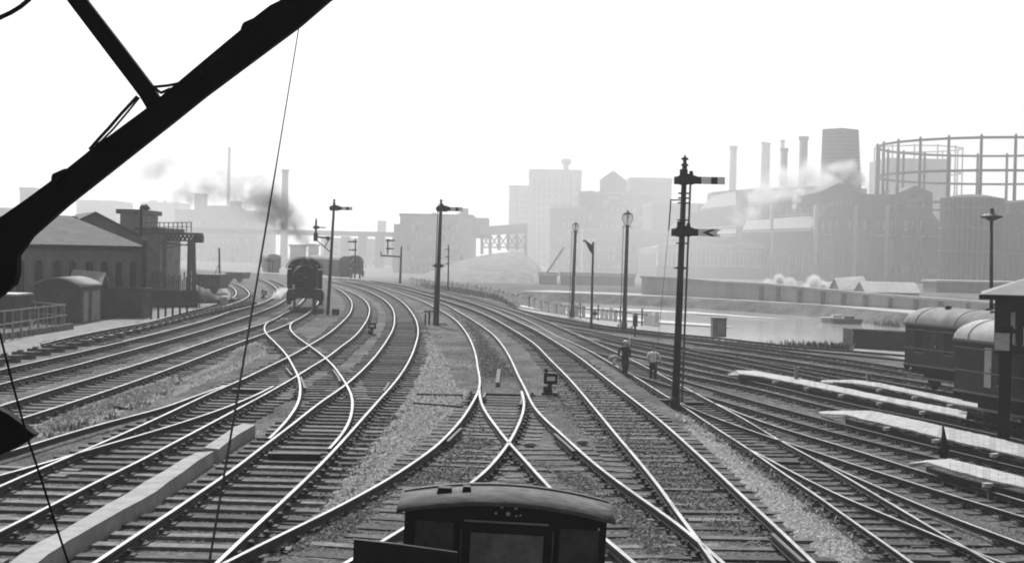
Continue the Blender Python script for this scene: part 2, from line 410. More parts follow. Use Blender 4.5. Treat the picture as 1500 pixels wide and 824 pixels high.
# ------------------------------------------------------------------ rails
RAILS = {
 'a1': ([(0,541),(17,537),(83,522.5),(142,509),(200,495),(250,482.5),(300,469),(343,454),(375,446),(400,435),(406.7,426.7),(401.7,419),(391.7,412.5),(380,408)], HI),
 'b1': ([(0,562),(50,549),(100,537),(150,523.5),(200,510),(250,496.5),(308,480),(370,460),(405,446),(421,436),(427,428),(421,420),(409,413.5),(395,408.5)], HI),
 'c':  ([(0,593.7),(83,568),(188,537),(250,517.5),(308,498),(367,479),(392,471),(417,458),(430,451),(440,443),(447,434),(445,425),(437,417),(425,411)], HI),
 'd':  ([(0,622),(23,614.5),(100,590),(167,568),(252,538),(333,507),(392,486),(427,471.7),(447,461),(457,453),(465,444),(469,434),(466,424),(457,416),(444,410)], HI),
 'x1': ([(395,469.5),(390,473),(387.5,478),(387.8,484),(391.7,490),(403,501),(421.7,522),(430,537),(437,551),(440,570),(437,589),(425,608.7),(408,628.7),(392,643.5)], HI),
 'x2': ([(431,469.5),(427,472.5),(424.7,477.5),(428,486),(438,495),(453,505.5),(477,524),(490,537),(500,551),(510,567),(516,582),(516,599),(511.7,617),(500,637),(480,658.7)], HI),
 'e':  ([(0,711),(42,692),(87,674),(117,661),(167,640),(250,602.5),(308,575),(350,557),(391.7,537),(421.7,522.5),(453,505),(478,490),(500,472),(510,461.7),(515.5,450),(515,441.7),(508,432),(497,424),(480,416)], HI),
 'f':  ([(0,776.5),(75,739),(142,704),(205,674),(250,650),(300,623.7),(350,597),(392,574.5),(433,551),(455,537),(477,524),(500,506.7),(517,494),(532,476.7),(540,461.7),(541,450),(533,438),(518,429),(500,421.5),(480,414.5)], HI),
 'g':  ([(0,664),(22,658),(83,638.7),(167,615),(250,593.5),(275,583),(317,568.7),(330,563.5)], HI),
 'h':  ([(0,695),(40,684),(83,673),(117,661.5),(133,656),(183,643),(250,623),(300,607),(350,588.5),(385,573),(404,563)], HI),
 'i':  ([(138,824),(158,811),(200,781),(250,750),(292,720),(342,687),(358,674),(400,642),(433,617),(467,590),(500,567.5),(535,537),(553,517),(567,497),(576,480),(578,467),(577,457),(567,442),(550,431),(525,421),(500,414.5),(475,410)], HI),
 'j':  ([(317,824),(342,800),(375,769),(417,730),(462,687),(500,647),(533,610),(558,582),(580,557),(594,537),(602,522),(609,503),(612.5,487),(611,473),(603,457),(590,442.5),(572,431),(545,420),(520,414),(495,409.5)], HI),
 'k':  ([(327,824),(350,812),(400,787),(458,760),(500,739),(542,716),(592,687),(608,674),(628,662),(650,642),(675,615),(692,589),(702,569),(702.7,554),(699.5,537),(698,525),(693,507),(683,487),(667,468),(638,450),(617,440),(583,428),(562,421.5),(538,416),(510,411.5)], HI),
 'k2': ([(702,568),(704,587),(712,604),(728,625),(742,644),(750,652),(775,680),(808,716),(850,757),(895,795),(930,824)], HI),
 'l':  ([(1060,824),(1027,796),(1013,779.5),(972,752),(932,723.5),(900,701),(867,675),(825,637),(797,612),(783,597),(777.5,587),(770,570),(760,551),(750,529),(738,508),(725,492),(700,473),(675,458),(647,443),(625,436),(595,427),(575,421.3),(552,415.8),(522,411)], HI),
 'l2': ([(764,572),(768,587),(767,600),(760,620),(750,640),(745,649),(725,674),(715,687),(687,709),(640,742),(596,770),(547,799),(505,824)], HI),
 'R1': ([(1047,824),(1024,790),(994,753),(975,724),(942,682),(908,642),(862.5,587),(833,553),(808,528),(783,503),(750,481.5),(717,463),(680,448),(645,437),(612,427.5),(590,421.8),(565,416.3),(530,410.8)], HI),
 'R2': (R2px, HI),
 'R3': ([(1337,824),(1300,797),(1250,763),(1200,727),(1150,694),(1100,659),(1042,622),(1000,594),(972,577),(920,545),(900,534),(867,515),(842,503),(817,492),(783,474),(750,459),(710,445.5),(675,436.5),(640,427.5),(600,418),(560,411)], LO),
 'R5': ([(1456,824),(1405,796),(1360,769),(1300,733.5),(1250,704),(1200,675),(1142,644),(1083,609),(1041,587),(1000,565),(952,540),(927,527),(908,517.5),(880,505),(853,492.5),(825,480.5),(805,472),(780,463),(750,452.5),(720,443),(690,435),(655,427),(615,418),(580,411.5)], LO),
 'n3': ([(865,514),(895,521),(935,531),(964,537.5),(1000,547),(1083,563.5),(1142,577),(1183,588),(1240,601),(1330,622),(1420,643),(1500,662)], LO),
 'n2': ([(902,514.5),(927,519.5),(948,524.5),(985.5,533.5),(1030,544),(1067,551),(1125,563),(1183,577),(1230,587),(1283,599),(1350,612),(1448,633),(1500,645)], LO),
 'm1': ([(920,545),(945,553),(985,565),(1010,572),(1053,585),(1093,596.5),(1142,610.5),(1192,624.5),(1250,639.5),(1333,660),(1420,681),(1500,700)], LO),
 'n1': ([(952,540),(965,545),(995,555),(1050,571),(1107,587),(1167,603),(1250,624.5),(1333,645),(1392,659),(1500,685)], LO),
 'r3b':([(980,582),(993,588),(1020,600),(1067,618),(1100,629.5),(1143,644.5),(1167,652),(1208,665),(1250,679.3),(1317,699.5),(1390,723),(1450,741),(1500,756)], LO),
 'r5b':([(1045,589),(1067,598),(1100,611),(1160,631),(1205,644),(1250,657.5),(1317,679),(1383,699),(1467,723),(1500,733)], LO),
 'r3c':([(1095,656),(1120,668),(1150,685),(1200,710),(1225,723),(1250,733.5),(1300,754),(1360,778),(1402,796.5),(1435,811),(1470,824)], LO),
 'r5c':([(1195,672),(1225,685.5),(1250,696.5),(1300,718),(1375,749.6),(1435,772),(1500,796)], LO),
 'n4l':([(845,492),(880,500),(924,511),(960,519.5),(1000,528),(1067,543),(1140,558),(1250,581),(1400,611),(1500,631)], LO),
 'n4': ([(828,481.5),(867,489.5),(908,500),(950,509),(987,517.5),(1050,530),(1100,541),(1180,557),(1250,571),(1400,600),(1500,619)], LO),
 'n5': ([(850,484.5),(890,492),(924,499.5),(960,506.5),(1000,514),(1050,524),(1100,533),(1180,549),(1250,562.5),(1400,590),(1500,609)], LO),
 'n6': ([(800,470.5),(825,477),(867,484),(917,494),(987,505),(1060,518.5),(1150,537),(1217,550),(1250,556.5),(1340,573),(1500,601)], LO),
 'n7l':([(1010,510),(1045,517.5),(1083,523),(1120,529),(1200,541.5),(1300,558.5),(1400,576),(1500,593)], LO),
 'n7': ([(1015,508.5),(1040,512),(1083,517.5),(1150,527),(1200,535),(1250,543),(1340,557),(1500,582)], LO),
 't15l':([(655,430),(700,440),(745,452),(780,461.5),(815,468),(850,474.5),(900,482),(950,488),(1000,493),(1050,498),(1108,504.5),(1167,511),(1250,518.5),(1323,526),(1500,544)], LO),
 't15r':([(665,428),(705,437),(745,448),(780,457),(833,467),(865,473),(917,480),(1000,489),(1050,493.5),(1108,500),(1167,506.5),(1250,513),(1323,519),(1500,534)], LO),
 't16l':([(1000,500),(1040,504),(1083,509.5),(1150,519),(1250,533),(1323,545),(1500,571)], LO),
 't16r':([(985,493),(1040,499.5),(1083,504.5),(1150,513.5),(1250,526.5),(1323,538),(1500,562)], LO),
 's1': ([(60,503),(93,495),(158,481.7),(217,471),(250,462),(305,448),(328,440),(343,434),(346,428),(341,421),(330,415)], HI),
 's2': ([(130,497),(190,484),(250,470.5),(300,457),(340,444.5),(357,438),(365,432),(362,425),(352,418),(340,413)], HI),
}
def crom(pts, step):
    out = []
    n = len(pts)
    for i in range(n - 1):
        p0 = pts[max(0, i - 1)]; p1 = pts[i]; p2 = pts[i + 1]; p3 = pts[min(n - 1, i + 2)]
        d = (p2 - p1).length; k = max(1, int(d / step))
        # centripetal-ish tangents
        d0 = max(1e-3, (p1 - p0).length); d1 = max(1e-3, d); d2 = max(1e-3, (p3 - p2).length)
        m1 = (p2 - p1) / d1; 
        if i > 0: m1 = ((p1 - p0) / d0 * d1 + (p2 - p1) / d1 * d0) / (d0 + d1)
        m2 = (p2 - p1) / d1
        if i < n - 2: m2 = ((p2 - p1) / d1 * d2 + (p3 - p2) / d2 * d1) / (d1 + d2)
        for j in range(k):
            t = j / k; t2 = t * t; t3 = t2 * t
            out.append(p1 * (2*t3 - 3*t2 + 1) + m1 * d1 * (t3 - 2*t2 + t) + p2 * (-2*t3 + 3*t2) + m2 * d1 * (t3 - t2))
    out.append(pts[-1].copy())
    return out
def resample(pts, step):
    out = [pts[0].copy()]; acc = 0
    for i in range(len(pts) - 1):
        a, b = pts[i], pts[i + 1]; L = (b - a).length; t = step - acc
        while t <= L:
            out.append(a.lerp(b, t / L)); t += step
        acc = (acc + L) % step
    return out
RW = {}
for k, (px, z) in RAILS.items():
    w = proj(px, z)
    # carry near ends on past the edge of the picture
    for end in (0, -1):
        x, y = px[end]
        if y >= 820 or x <= 2 or x >= 1498:
            a = w[end]; b = w[1 if end == 0 else -2]; d = (a - b).normalized()
            q = a + d * 14
            if end == 0: w = [q] + w
            else: w = w + [q]
    c = resample(crom(w, 0.5), 0.7)
    for it in range(6):
        c = [c[0]] + [(c[i-1] + c[i] * 2 + c[i+1]) / 4 for i in range(1, len(c) - 1)] + [c[-1]]
    RW[k] = c

PROF = [(-.034,0),(.034,0),(.036,-.045),(.012,-.06),(.012,-.105),(.035,-.12),(.035,-.145),(-.035,-.145),(-.035,-.12),(-.012,-.105),(-.012,-.06),(-.036,-.045)]
def sweep(pts, dz=0.0, prof=PROF):
    mb = MB(); n = len(prof)
    for i, p in enumerate(pts):
        d = pts[min(i + 1, len(pts) - 1)] - pts[max(i - 1, 0)]; d.z = 0; d.normalize()
        s = Vector((d.y, -d.x, 0))
        for (a, h) in prof: mb.v.append(p + s * a + Vector((0, 0, h + dz)))
    for i in range(len(pts) - 1):
        for k in range(n):
            a = i * n + k; b = i * n + (k + 1) % n
            mb.face((a, b, b + n, a + n), 0 if k == 0 else 1)
    mb.face(list(range(n)), 1); mb.face(list(range((len(pts) - 1) * n, len(pts) * n))[::-1], 1)
    return mb
def put_rail(key, parent, topm=None, dz=0.0, name='rail'):
    return sweep(RW[key], dz).build(name, [topm or M_top, M_rust], parent)

# one sleeper with its two chairs, length 2.6 along x; four weathered variants
SL = []
for v in range(5):
    mb = MB()
    mb.box((0, 0, 0.0), (2.6, 0.25, 0.13), 0)
    for sx in (-1, 1):
        x = sx * 0.7175
        mb.box((x, 0, 0.075), (0.36, 0.19, 0.03), 1)
        mb.box((x + 0.085, 0, 0.115), (0.06, 0.12, 0.07), 1, taper=0.7)
        mb.box((x - 0.085, 0, 0.115), (0.06, 0.12, 0.07), 1, taper=0.7)
        mb.box((x + sx * 0.06, 0.0, 0.14), (0.05, 0.16, 0.05), 1)
    me = mb.mesh('sleeper', [mat('sleeper_wood_%s' % 'abcde'[v], [0.06, 0.11, 0.085, 0.145, 0.10][v], 0.9, 6, 0.5, bump=0.6, bs=30), M_chair])
    SL.append(me)

SLD = []
for v in range(5):
    me = SL[v].copy(); me.name = 'sleeper'
    me.materials[0] = mat('oily_sleeper_%s' % 'abcde'[v], [0.05, 0.07, 0.09, 0.06, 0.11][v], 0.9, 6, 0.5, bump=0.6, bs=30); SLD.append(me)
PLACED = []
def near_any(p, r):
    for q in PLACED:
        if abs(q[0] - p.x) < r and abs(q[1] - p.y) < r and math.hypot(q[0] - p.x, q[1] - p.y) < r: return True
    return False
def midline(A, B):
    out = []
    j = 0; nb = len(B)
    B2 = B
    # orient both from the near end
    for p in A[::2]:
        best = min(range(nb), key=lambda q: (B2[q] - p).length_squared)
        out.append(((p + B2[best]) / 2, (p - B2[best]).length))
    return out
def track(name, label, left, right, group='railway tracks of the yard', topm=None, skip=1.3, spacing=0.76, dz=0.0, y_max=260, sink=0.0, dark=False):
    SET = SLD if dark else SL
    root = thing(name, label, 'railway track', loc=(0, 0, 0), group=group)
    z = RAILS[left][1]
    put_rail(left, root, topm, dz); put_rail(right, root, topm, dz)
    A, B = RW[left], RW[right]
    if (A[0].y > A[-1].y): A = A[::-1]
    M = midline(A, B)
    # keep only true pairs
    M = [(p, g) for p, g in M if 0.75 < g < 2.6]
    if len(M) < 3: return root
    pts = [M[0][0]]; gs = [M[0][1]]
    for p, g in M[1:]:
        if (p - pts[-1]).length > 0.4: pts.append(p); gs.append(g)
    # smooth widths
    for it in range(8): gs = [gs[0]] + [(gs[i-1] + gs[i] + gs[i+1]) / 3 for i in range(1, len(gs) - 1)] + [gs[-1]]
    acc = 0; spots = []
    for i in range(len(pts) - 1):
        a, b = pts[i], pts[i + 1]; L = (b - a).length
        if L > 4: continue
        t = spacing - acc
        while t <= L:
            p = a.lerp(b, t / L); d = (b - a).normalized()
            i0, i1 = max(0, i - 3), min(len(pts) - 1, i + 4)
            d = (pts[i1] - pts[i0]).normalized()
            spots.append((p, math.atan2(d.y, d.x) - math.pi / 2, gs[i])); t += spacing
        acc = (acc + L) % spacing
    new = []; items = []
    for p, a, g in spots:
        if p.y > y_max or near_any(p, skip): continue
        new.append((p.x, p.y)); items.append((p, a, g))
    PLACED.extend(new)
    def vis(it):
        p = it[0]; return (0 if (p.y > 15 and abs(p.x) < p.y * 0.42) else 1, p.y)
    items.sort(key=vis)
    rest = MB()
    for n, (p, a, g) in enumerate(items):
        g = max(1.15, min(1.75, g)); sc = g / 1.435
        zz = z - 0.13 - 0.145 - 0.02 + 0.115 + random.uniform(-0.007, 0.007)
        zz = z + dz - 0.145 - 0.09 - sink + random.uniform(-0.008, 0.008)
        a += random.gauss(0, 0.014)
        loc = (p.x + random.uniform(-.06, .06), p.y + random.uniform(-.05, .05), zz)
        if n < 100:
            o = bpy.data.objects.new('sleeper', random.choice(SET)); COL.objects.link(o)
            o.parent = root; o.location = loc; o.rotation_euler = (0, 0, a); o.scale = (sc * random.uniform(.97, 1.03), random.uniform(.85, 1.12), 1)
        else:
            me = SET[n % 4]; mt = Matrix.Translation(loc) @ Matrix.Rotation(a, 4, 'Z') @ Matrix.Diagonal((sc, 1, 1, 1))
            b0 = len(rest.v)
            for v in me.vertices: rest.v.append(mt @ v.co)
            for f in me.polygons: rest.face([b0 + i for i in f.vertices], f.material_index)
    if rest.v:
        o = rest.build('sleeper', [M_sleeper, M_chair], root, fix=False); o['kind'] = 'stuff'
    return root

track('railway_track', 'long curving line merging with the S-shaped crossover above the concrete trough', 'i', 'j')
track('railway_track', 'left leg of the wye above the cab roof, running to the bottom left', 'k', 'l2', sink=0.035)
track('railway_track', 'right leg of the wye above the cab roof, crossing the next line beside the cab', 'k2', 'l', sink=0.035)
track('railway_track', 'bright line between the wye and the diagonal strip of pale ballast', 'R1', 'R2', sink=0.03)
track('railway_track', 'line crossed twice by the S-shaped crossover, left of the concrete trough', 'e', 'f')
track('railway_track', 'siding leaving the crossed line toward the left edge beside the dark triangular bracket', 'g', 'h', skip=1.6)
track('railway_track', 'line on which the smoking steam locomotive stands', 'c', 'd', sink=0.02)
track('railway_track', 'leftmost running line, next to the point rodding and the wooden sheds', 'a1', 'b1', sink=0.03, dark=True)
track('railway_track', 'S-shaped crossover linking the locomotive line to the line beside the wye', 'x1', 'x2', skip=0.95, dz=0.003)
track('railway_track', 'yard line on which the two walking men tread, fanning into sidings', 'R3', 'R5', dark=True, sink=.01)
track('railway_track', 'lowest siding of the fan at the bottom right corner', 'r3c', 'r5c', skip=1.2, dark=True, sink=.02)
track('railway_track', 'siding running below the nearest white timber staging', 'r3b', 'r5b', skip=1.2, dark=True, sink=.03)
track('railway_track', 'dull siding between the two nearest white timber stagings', 'm1', 'n1', skip=1.2, topm=M_dulltop, dark=True, sink=.04)
track('railway_track', 'siding above the long white staging with the pointed signal post', 'n3', 'n2', skip=1.2, topm=M_dulltop, dark=True, sink=.04)
track('railway_track', 'siding between the long white staging and the second one beyond it', 'n4l', 'n4', skip=1.1, topm=M_dulltop, dark=True, sink=.04)
track('railway_track', 'siding holding the nearer pale-roofed carriage', 'n5', 'n6', skip=1.1, topm=M_dulltop, dark=True, sink=.04)
track('railway_track', 'siding holding the farther carriage with roof ventilators', 'n7l', 'n7', skip=1.1, topm=M_dulltop, dark=True, sink=.04)
track('railway_track', 'outermost line on the right skirting the scrub of the canal bank', 't15l', 't15r', skip=1.1, topm=M_dulltop, dark=True, sink=.04)
track('railway_track', 'line ending behind the dark tank, second from the canal bank', 't16l', 't16r', skip=1.0, topm=M_dulltop, dark=True, sink=.04)
track('railway_track', 'tightly curved shed siding behind the point rodding on the far left', 's1', 's2', skip=1.1)

# check rails and loose timbers lying by the crossings
def check_rail(px, z, label):
    w = resample(crom(proj(px, z - 0.01), 0.3), 0.5)
    o = sweep(w).build('check_rail', [mat('worn_rail', 0.1, 0.7, 3, 0.2), M_rust]); tag(o, label, 'rail', 'short check rails at the crossings')
check_rail([(440,551),(444,560),(447,569)], HI, 'short pale check rail right of the S bend, at its left crossing')
check_rail([(419,538),(424,544),(429,550)], HI, 'short check rail left of the S bend above its lower crossing')
check_rail([(488,541),(494,549),(499,559)], HI, 'short check rail left of the upper S bend rail above the third crossing')
check_rail([(570,559),(566,566),(561,573)], HI, 'short check rail left of the long curve, beside a dark spot')
check_rail([(676,626),(667,634),(655,646)], HI, 'dark-based check rail inside the left leg of the wye')
check_rail([(812,634),(828,648),(841,660)], HI, 'check rail inside the right leg of the wye')
check_rail([(1131,780),(1155,802),(1180,824)], HI, 'long check rail beside the brightest rail at the bottom')
check_rail([(763,574),(765,581),(762,592)], HI, 'stub of rail standing inside the switch blade of the wye')
check_rail([(711,574),(708,582)], HI, 'tiny stub beside the left switch blade of the wye')
check_rail([(896,794),(915,810),(935,826)], HI, 'check rail emerging from under the right side of the cab')
def flatbar(px, z, w, h, name, label, cat, m, group=None):
    a, b = proj(px, z)
    return tag(MB().bar(a, b, w, h).build(name, m), label, cat, group)
flatbar([(731,541),(728.5,561)], 0.1, 0.14, 0.06, 'timber_plank', 'pale plank lying lengthways between the rails above the wye', 'plank', mat('old_plank', .12, .9, 4, .3))
flatbar([(611,577),(678,578.5)], 0.05, 0.07, 0.06, 'point_rod', 'upper of two thin point rods reaching the left switch of the wye', 'rod', M_chair, 'point rods')
flatbar([(606,590),(678,595.5)], 0.05, 0.07, 0.06, 'point_rod', 'lower of two thin point rods reaching the left switch of the wye', 'rod', M_chair, 'point rods')
flatbar([(712,576.5),(765,578)], 0.1, 0.06, 0.05, 'stretcher_bar', 'thin dark stretcher bar joining the two switch blades of the wye', 'bar', M_chair)
flatbar([(340,571),(388,572)], 0.1, 0.3, 0.1, 'point_timber', 'dark timber across the line above the trough end', 'timber', M_black, 'dark point timbers')
flatbar([(1003,589.5),(1030,590)], -1.4, 0.4, 0.1, 'point_timber', 'dark timber just right of the tall signal foot', 'timber', M_black, 'dark point timbers')
flatbar([(1123,676),(1170,677)], -1.4, 0.45, 0.1, 'point_timber', 'dark timber across the yard fan right of the pale ballast', 'timber', M_black, 'dark point timbers')
flatbar([(393,665.5),(470,666.5)], 0.1, 0.28, 0.1, 'point_timber', 'dark timber at the foot of the S crossover', 'timber', M_black, 'dark point timbers')

# ---------------------------------------------------------- loose ballast
def stones(name, regions, label, m, size=(0.03, 0.06), patch=0.0):
    mb = MB()
    base = [(-1,-.6,0),(.2,-1,0.1),(1,-.2,0),(.6,.9,0.05),(-.5,.8,0),(-.3,-.2,.8),(.4,.3,.7)]
    fs = [(0,1,5),(1,2,6),(1,6,5),(2,3,6),(3,4,6),(4,5,6),(4,0,5)]
    for poly, z, n, zk in regions:
        xs = [p[0] for p in poly]; ys = [p[1] for p in poly]
        c = 0; tries = 0
        while c < n and tries < n * 12:
            tries += 1
            px = random.uniform(min(xs), max(xs)); py = random.uniform(min(ys), max(ys))
            if not inpoly(px, py, poly): continue
            d = min(1, dpoly(px, py, poly) / 12.0)
            if random.random() > 0.15 + d: continue
            p = P(px, py, z)
            for _ in range(4): p = P(px, py, gz(p.x, p.y))
            if noise.noise(p * .7) + .5 * noise.noise(p * 2.3) < random.uniform(-.45, .2) + (.2 - d * .3) - patch: continue
            s = random.uniform(*size) * (1 + p.y / 90.0); a = random.uniform(0, 6.3); ca, sa = math.cos(a), math.sin(a)
            b = len(mb.v); g = gz(p.x, p.y)
            for (x, y, zz) in base:
                j = random.uniform(.8, 1.2)
                mb.v.append(Vector((p.x + s * (x * ca - y * sa) * j, p.y + s * (x * sa + y * ca) * j, g - 0.01 + d * zk * random.random() + s * zz * 0.8)))
            for f in fs: mb.face([b + i for i in f])
            c += 1
    o = mb.build(name, m, fix=False); o['label'] = label; o['kind'] = 'stuff'; o['category'] = 'ballast'
    return o
stones('loose_ballast', [
 ([(612,470),(625,480),(650,520),(668,560),(690,575),(660,610),(625,640),(585,670),(560,700),(520,730),(470,770),(455,760),(490,720),(530,670),(570,620),(600,570),(622,520)], 0, 14000, 0.05),
 ([(1010,600),(1030,610),(1085,665),(1130,700),(1190,745),(1260,800),(1285,824),(1215,824),(1160,780),(1110,730),(1060,680),(1020,640),(990,610)], -0.7, 14000, 0.03),
 ([(55,640),(50,625),(110,600),(190,570),(260,548),(262,570),(200,600),(130,622),(70,640)], 0, 9000, 0.16),
 ([(330,530),(345,510),(375,500),(392,505),(388,520),(360,535),(300,560),(255,580),(262,560)], 0, 7000, 0.14),
 ([(150,560),(250,525),(340,497),(380,480),(330,492),(240,518),(140,550),(60,575),(0,600),(0,590)], 0, 3500, 0.04),
 ], 'loose pale stone ballast heaped between the tracks', mat('pale_ballast_stone', 0.29, 0.95, 12, 0.6), patch=.25)
stones('scattered_stones', [
 ([(0,600),(200,520),(480,440),(700,440),(900,560),(1250,824),(0,824)], 0, 16000, 0.0),
 ([(700,600),(745,660),(690,720),(590,720),(520,790),(400,824),(380,800),(640,670)], 0, 2600, 0.05),
 ([(750,660),(860,690),(1000,790),(1040,824),(940,824),(890,760),(800,700)], 0, 2600, 0.05),
 ([(790,590),(930,700),(1030,780),(1180,824),(1100,740),(980,640),(880,560),(800,540)], 0, 3500, 0.05),
 ([(640,440),(700,470),(770,560),(700,560),(690,500)], 0, 3000, 0.08),
 ([(700,440),(1500,560),(1500,824),(1250,824),(900,560)], -1.5, 12000, 0.0),
 ], 'small dark and grey stones strewn over the ballast bed', mat('dark_ballast_stone', 0.14, 0.95, 15, 0.7), size=(0.02, 0.04))
# weeds / grass tufts
def weeds(name, regions, label, v):
    mb = MB()
    for poly, z, n, h in regions:
        xs = [p[0] for p in poly]; ys = [p[1] for p in poly]; c = 0
        while c < n:
            px = random.uniform(min(xs), max(xs)); py = random.uniform(min(ys), max(ys))
            if not inpoly(px, py, poly): continue
            c += 1; p = P(px, py, z); g = gz(p.x, p.y)
            for k in range(6):
                a = random.uniform(0, 6.3); hh = h * random.uniform(.4, 1.2); w = 0.03 * (1 + p.y / 60); 
                o = Vector((p.x + random.gauss(0, .12), p.y + random.gauss(0, .12), g))
                t = o + Vector((math.cos(a) * hh * .5, math.sin(a) * hh * .5, hh))
                sd = Vector((-math.sin(a), math.cos(a), 0)) * w
                b = len(mb.v); mb.v += [o - sd, o + sd, o.lerp(t, .6) + sd * .9 + Vector((0,0,.05*h)), t]
                mb.face((b, b+1, b+2)); mb.face((b, b+2, b+3))
    o = mb.build(name, mat(name + '_leaf', v, 0.8, 4, 0.5), fix=False); o['label'] = label; o['kind'] = 'stuff'; o['category'] = 'vegetation'
weeds('track_weeds', [
 ([(55,640),(110,600),(190,572),(262,552),(262,570),(200,600),(130,625)], 0, 60, 0.18),
 ([(1010,610),(1085,670),(1190,750),(1270,815),(1220,815),(1110,735),(1020,650)], -0.5, 150, 0.09),
 ([(520,650),(560,600),(600,600),(560,680),(500,730),(470,750)], 0, 80, 0.1),
 ], 'thin tufts of weeds growing between the tracks', 0.25)
weeds('far_bank_scrub', [
 ([(780,444),(840,446),(1000,450),(1150,460),(1320,474),(1320,480),(1150,466),(1000,453),(840,449),(780,447)], -2.6, 1500, 1.1),
 ([(620,418),(700,428),(780,442),(840,452),(840,457),(780,449),(700,434),(620,422)], -1.5, 700, .7),
 ], 'rough growth along the far edge of the basin', 0.09)
weeds('bank_scrub', [
 ([(1066,493),(1075,482),(1100,479),(1150,480),(1185,484),(1240,500),(1245,511),(1160,503),(1100,497)], -1.5, 4200, 0.75),
 ([(905,470),(950,466),(1040,478),(1040,488),(960,482),(905,474)], -1.5, 700, 0.4),
 ], 'low scrub covering the bank between the outermost line and the water', 0.08)
def hpx(px, py0, py1, z):     # ground point at pixel foot and height to the pixel top
    p = P(px, py0, z); return p
def topz(px, py, Y): return D(px, py, Y).z

# --------------------------------------------------------------- signals
def semaphore_arm(parent, x, y, z, L, side=1, fish=False, h=0.27, droop=0.0, dark=False):
    rot = Matrix.Rotation(-droop * side, 3, 'Y')
    def pt(a, b, c=0.0): 
        v = rot @ Vector((side * a, 0, b)); return Vector((x + v.x, y + c + v.y, z + v.z))
    x0 = 0.42; s_ = min(1.0, L / 1.35); x0 *= s_; h = h * (s_ if L < 1.2 else 1)
    mb = MB(); d = (0, 0.03, 0)
    cut = [(x0, L * .42, 0), (L * .42, L * .66, 1), (L * .66, L * .82, 2), (L * .82, L, 1)]
    if not fish:
        for a, b, mi in cut:
            mb.prism([pt(a, -h/2), pt(b, -h/2), pt(b, h/2), pt(a, h/2)], d, mi)
    else:
        mb.prism([pt(x0, -h/2), pt(L*.42, -h/2), pt(L*.42, h/2), pt(x0, h/2)], d, 0)
        mb.prism([pt(L*.42, -h/2), pt(L*.74, -h/2), pt(L*.52, 0), pt(L*.74, h/2), pt(L*.42, h/2)], d, 1)
        mb.prism([pt(L*.74+.003, -h/2), pt(L*.9, -h/2), pt(L*.68, 0), pt(L*.52+.003, 0)], d, 2)
        mb.prism([pt(L*.74+.003, h/2), pt(L*.52+.003, 0.002), pt(L*.68, 0.002), pt(L*.9, h/2)], d, 2)
        mb.prism([pt(L*.9+.003, -h/2), pt(L, -h/2), pt(L*.88, 0), pt(L*.68+.003, 0)], d, 1)
        mb.prism([pt(L*.9+.003, h/2), pt(L*.68+.003, 0.002), pt(L*.88, 0.002), pt(L, h/2)], d, 1)
    dm = M_black
    arm = mb.build('signal_arm', [dm, M_black if dark else mat('arm_white', .85, .5, 3, .05), M_black], parent)
    # spectacle casting with two lenses
    sp = MB()
    sp.prism([pt(-.1*s_, -.2*s_, -.03), pt(.5*s_, -h/2, -.03), pt(.62*s_, 0, -.03), pt(.5*s_, h/2 + .02, -.03), pt(.12*s_, .26*s_, -.03), pt(-.2*s_, .2*s_, -.03)], (0, .05, 0))
    for (a, b, r) in [(-.16*s_, .0, .17*s_), (.28*s_, .0, .17*s_)]:
        sp.lathe([(r, -.05), (r + .02, 0), (r, .05)], pt(a, b, -.02), 14, 0, 'y')
    sp.build('spectacle', M_black, arm)
    return arm
def post_with_finial(parent, p, top, r0, r1, lean=(0, 0), mi=None):
    mb = MB()
    q = Vector((p.x + lean[0], p.y, top))
    mb.tube([p, p.lerp(q, .5), q], [r0, (r0 + r1) / 2, r1], 10)
    return mb.build('post', mi or M_dark, parent), q
def finial(parent, q, s=1.0):
    return MB().lathe([(.13*s, 0), (.16*s, .04*s), (.08*s, .1*s), (.07*s, .22*s), (.15*s, .26*s), (.15*s, .3*s), (.04*s, .36*s), (.03*s, .44*s)], q, 12).build('finial', M_dark, parent)
def ladder(parent, a, b, w=0.3, off=Vector((0.35, 0.1, 0))):
    mb = MB(); a = a + off; b = b + off
    s = Vector((0, w, 0))
    mb.bar(a - s/2, b - s/2, .04, .04); mb.bar(a + s/2, b + s/2, .04, .04)
    n = int((b - a).length / .3)
    for i in range(1, n):
        c = a.lerp(b, i / n); mb.bar(c - s/2, c + s/2, .03, .03)
    return mb.build('ladder', M_steel, parent)

def sigpoint(A, B, t): return A.lerp(B, t)
# tall two-arm signal
p = P(989, 599, -1.5); T = D(1003, 243, p.y)
t = thing('semaphore_signal', 'tallest signal post, straight arm above a fishtail arm, right of the two walking men', 'signal', group='semaphore signals')
mb = MB(); q = T
mb.tube([p, p.lerp(q, .5), q], [.16, .135, .10], 10); mb.tube([p, p + Vector((0,0,.5))], [.2, .2], 10)
mb.build('post', M_dark, t)
finial(t, q, 1.0)
for py, fish in ((264, False), (340, True)):
    c = D(1001.5 if not fish else 997.5, py, p.y); c.y -= .2
    semaphore_arm(t, c.x, c.y, c.z, 1.62 if not fish else 1.58, 1, fish, h=.29)
    b = MB(); b.box((c.x - .02, c.y + .1, c.z + .12), (.3, .2, .62)); b.box((c.x + .28, c.y + .12, c.z + .24), (.2, .2, .26), taper=.6)
    b.lathe([(.13, 0), (.13, .3)], (c.x - .26, c.y + .2, c.z - .16), 10)
    b.build('lamp_bracket', M_black, t)
def along(py): 
    k = (599 - py) / (599 - 243); return p.lerp(q, k)
b = MB()
for py in (283, 290, 297, 322, 345, 356): 
    c = along(py); MB().box(c, (.42, .3, .05)).build('clamp', M_dark, t)
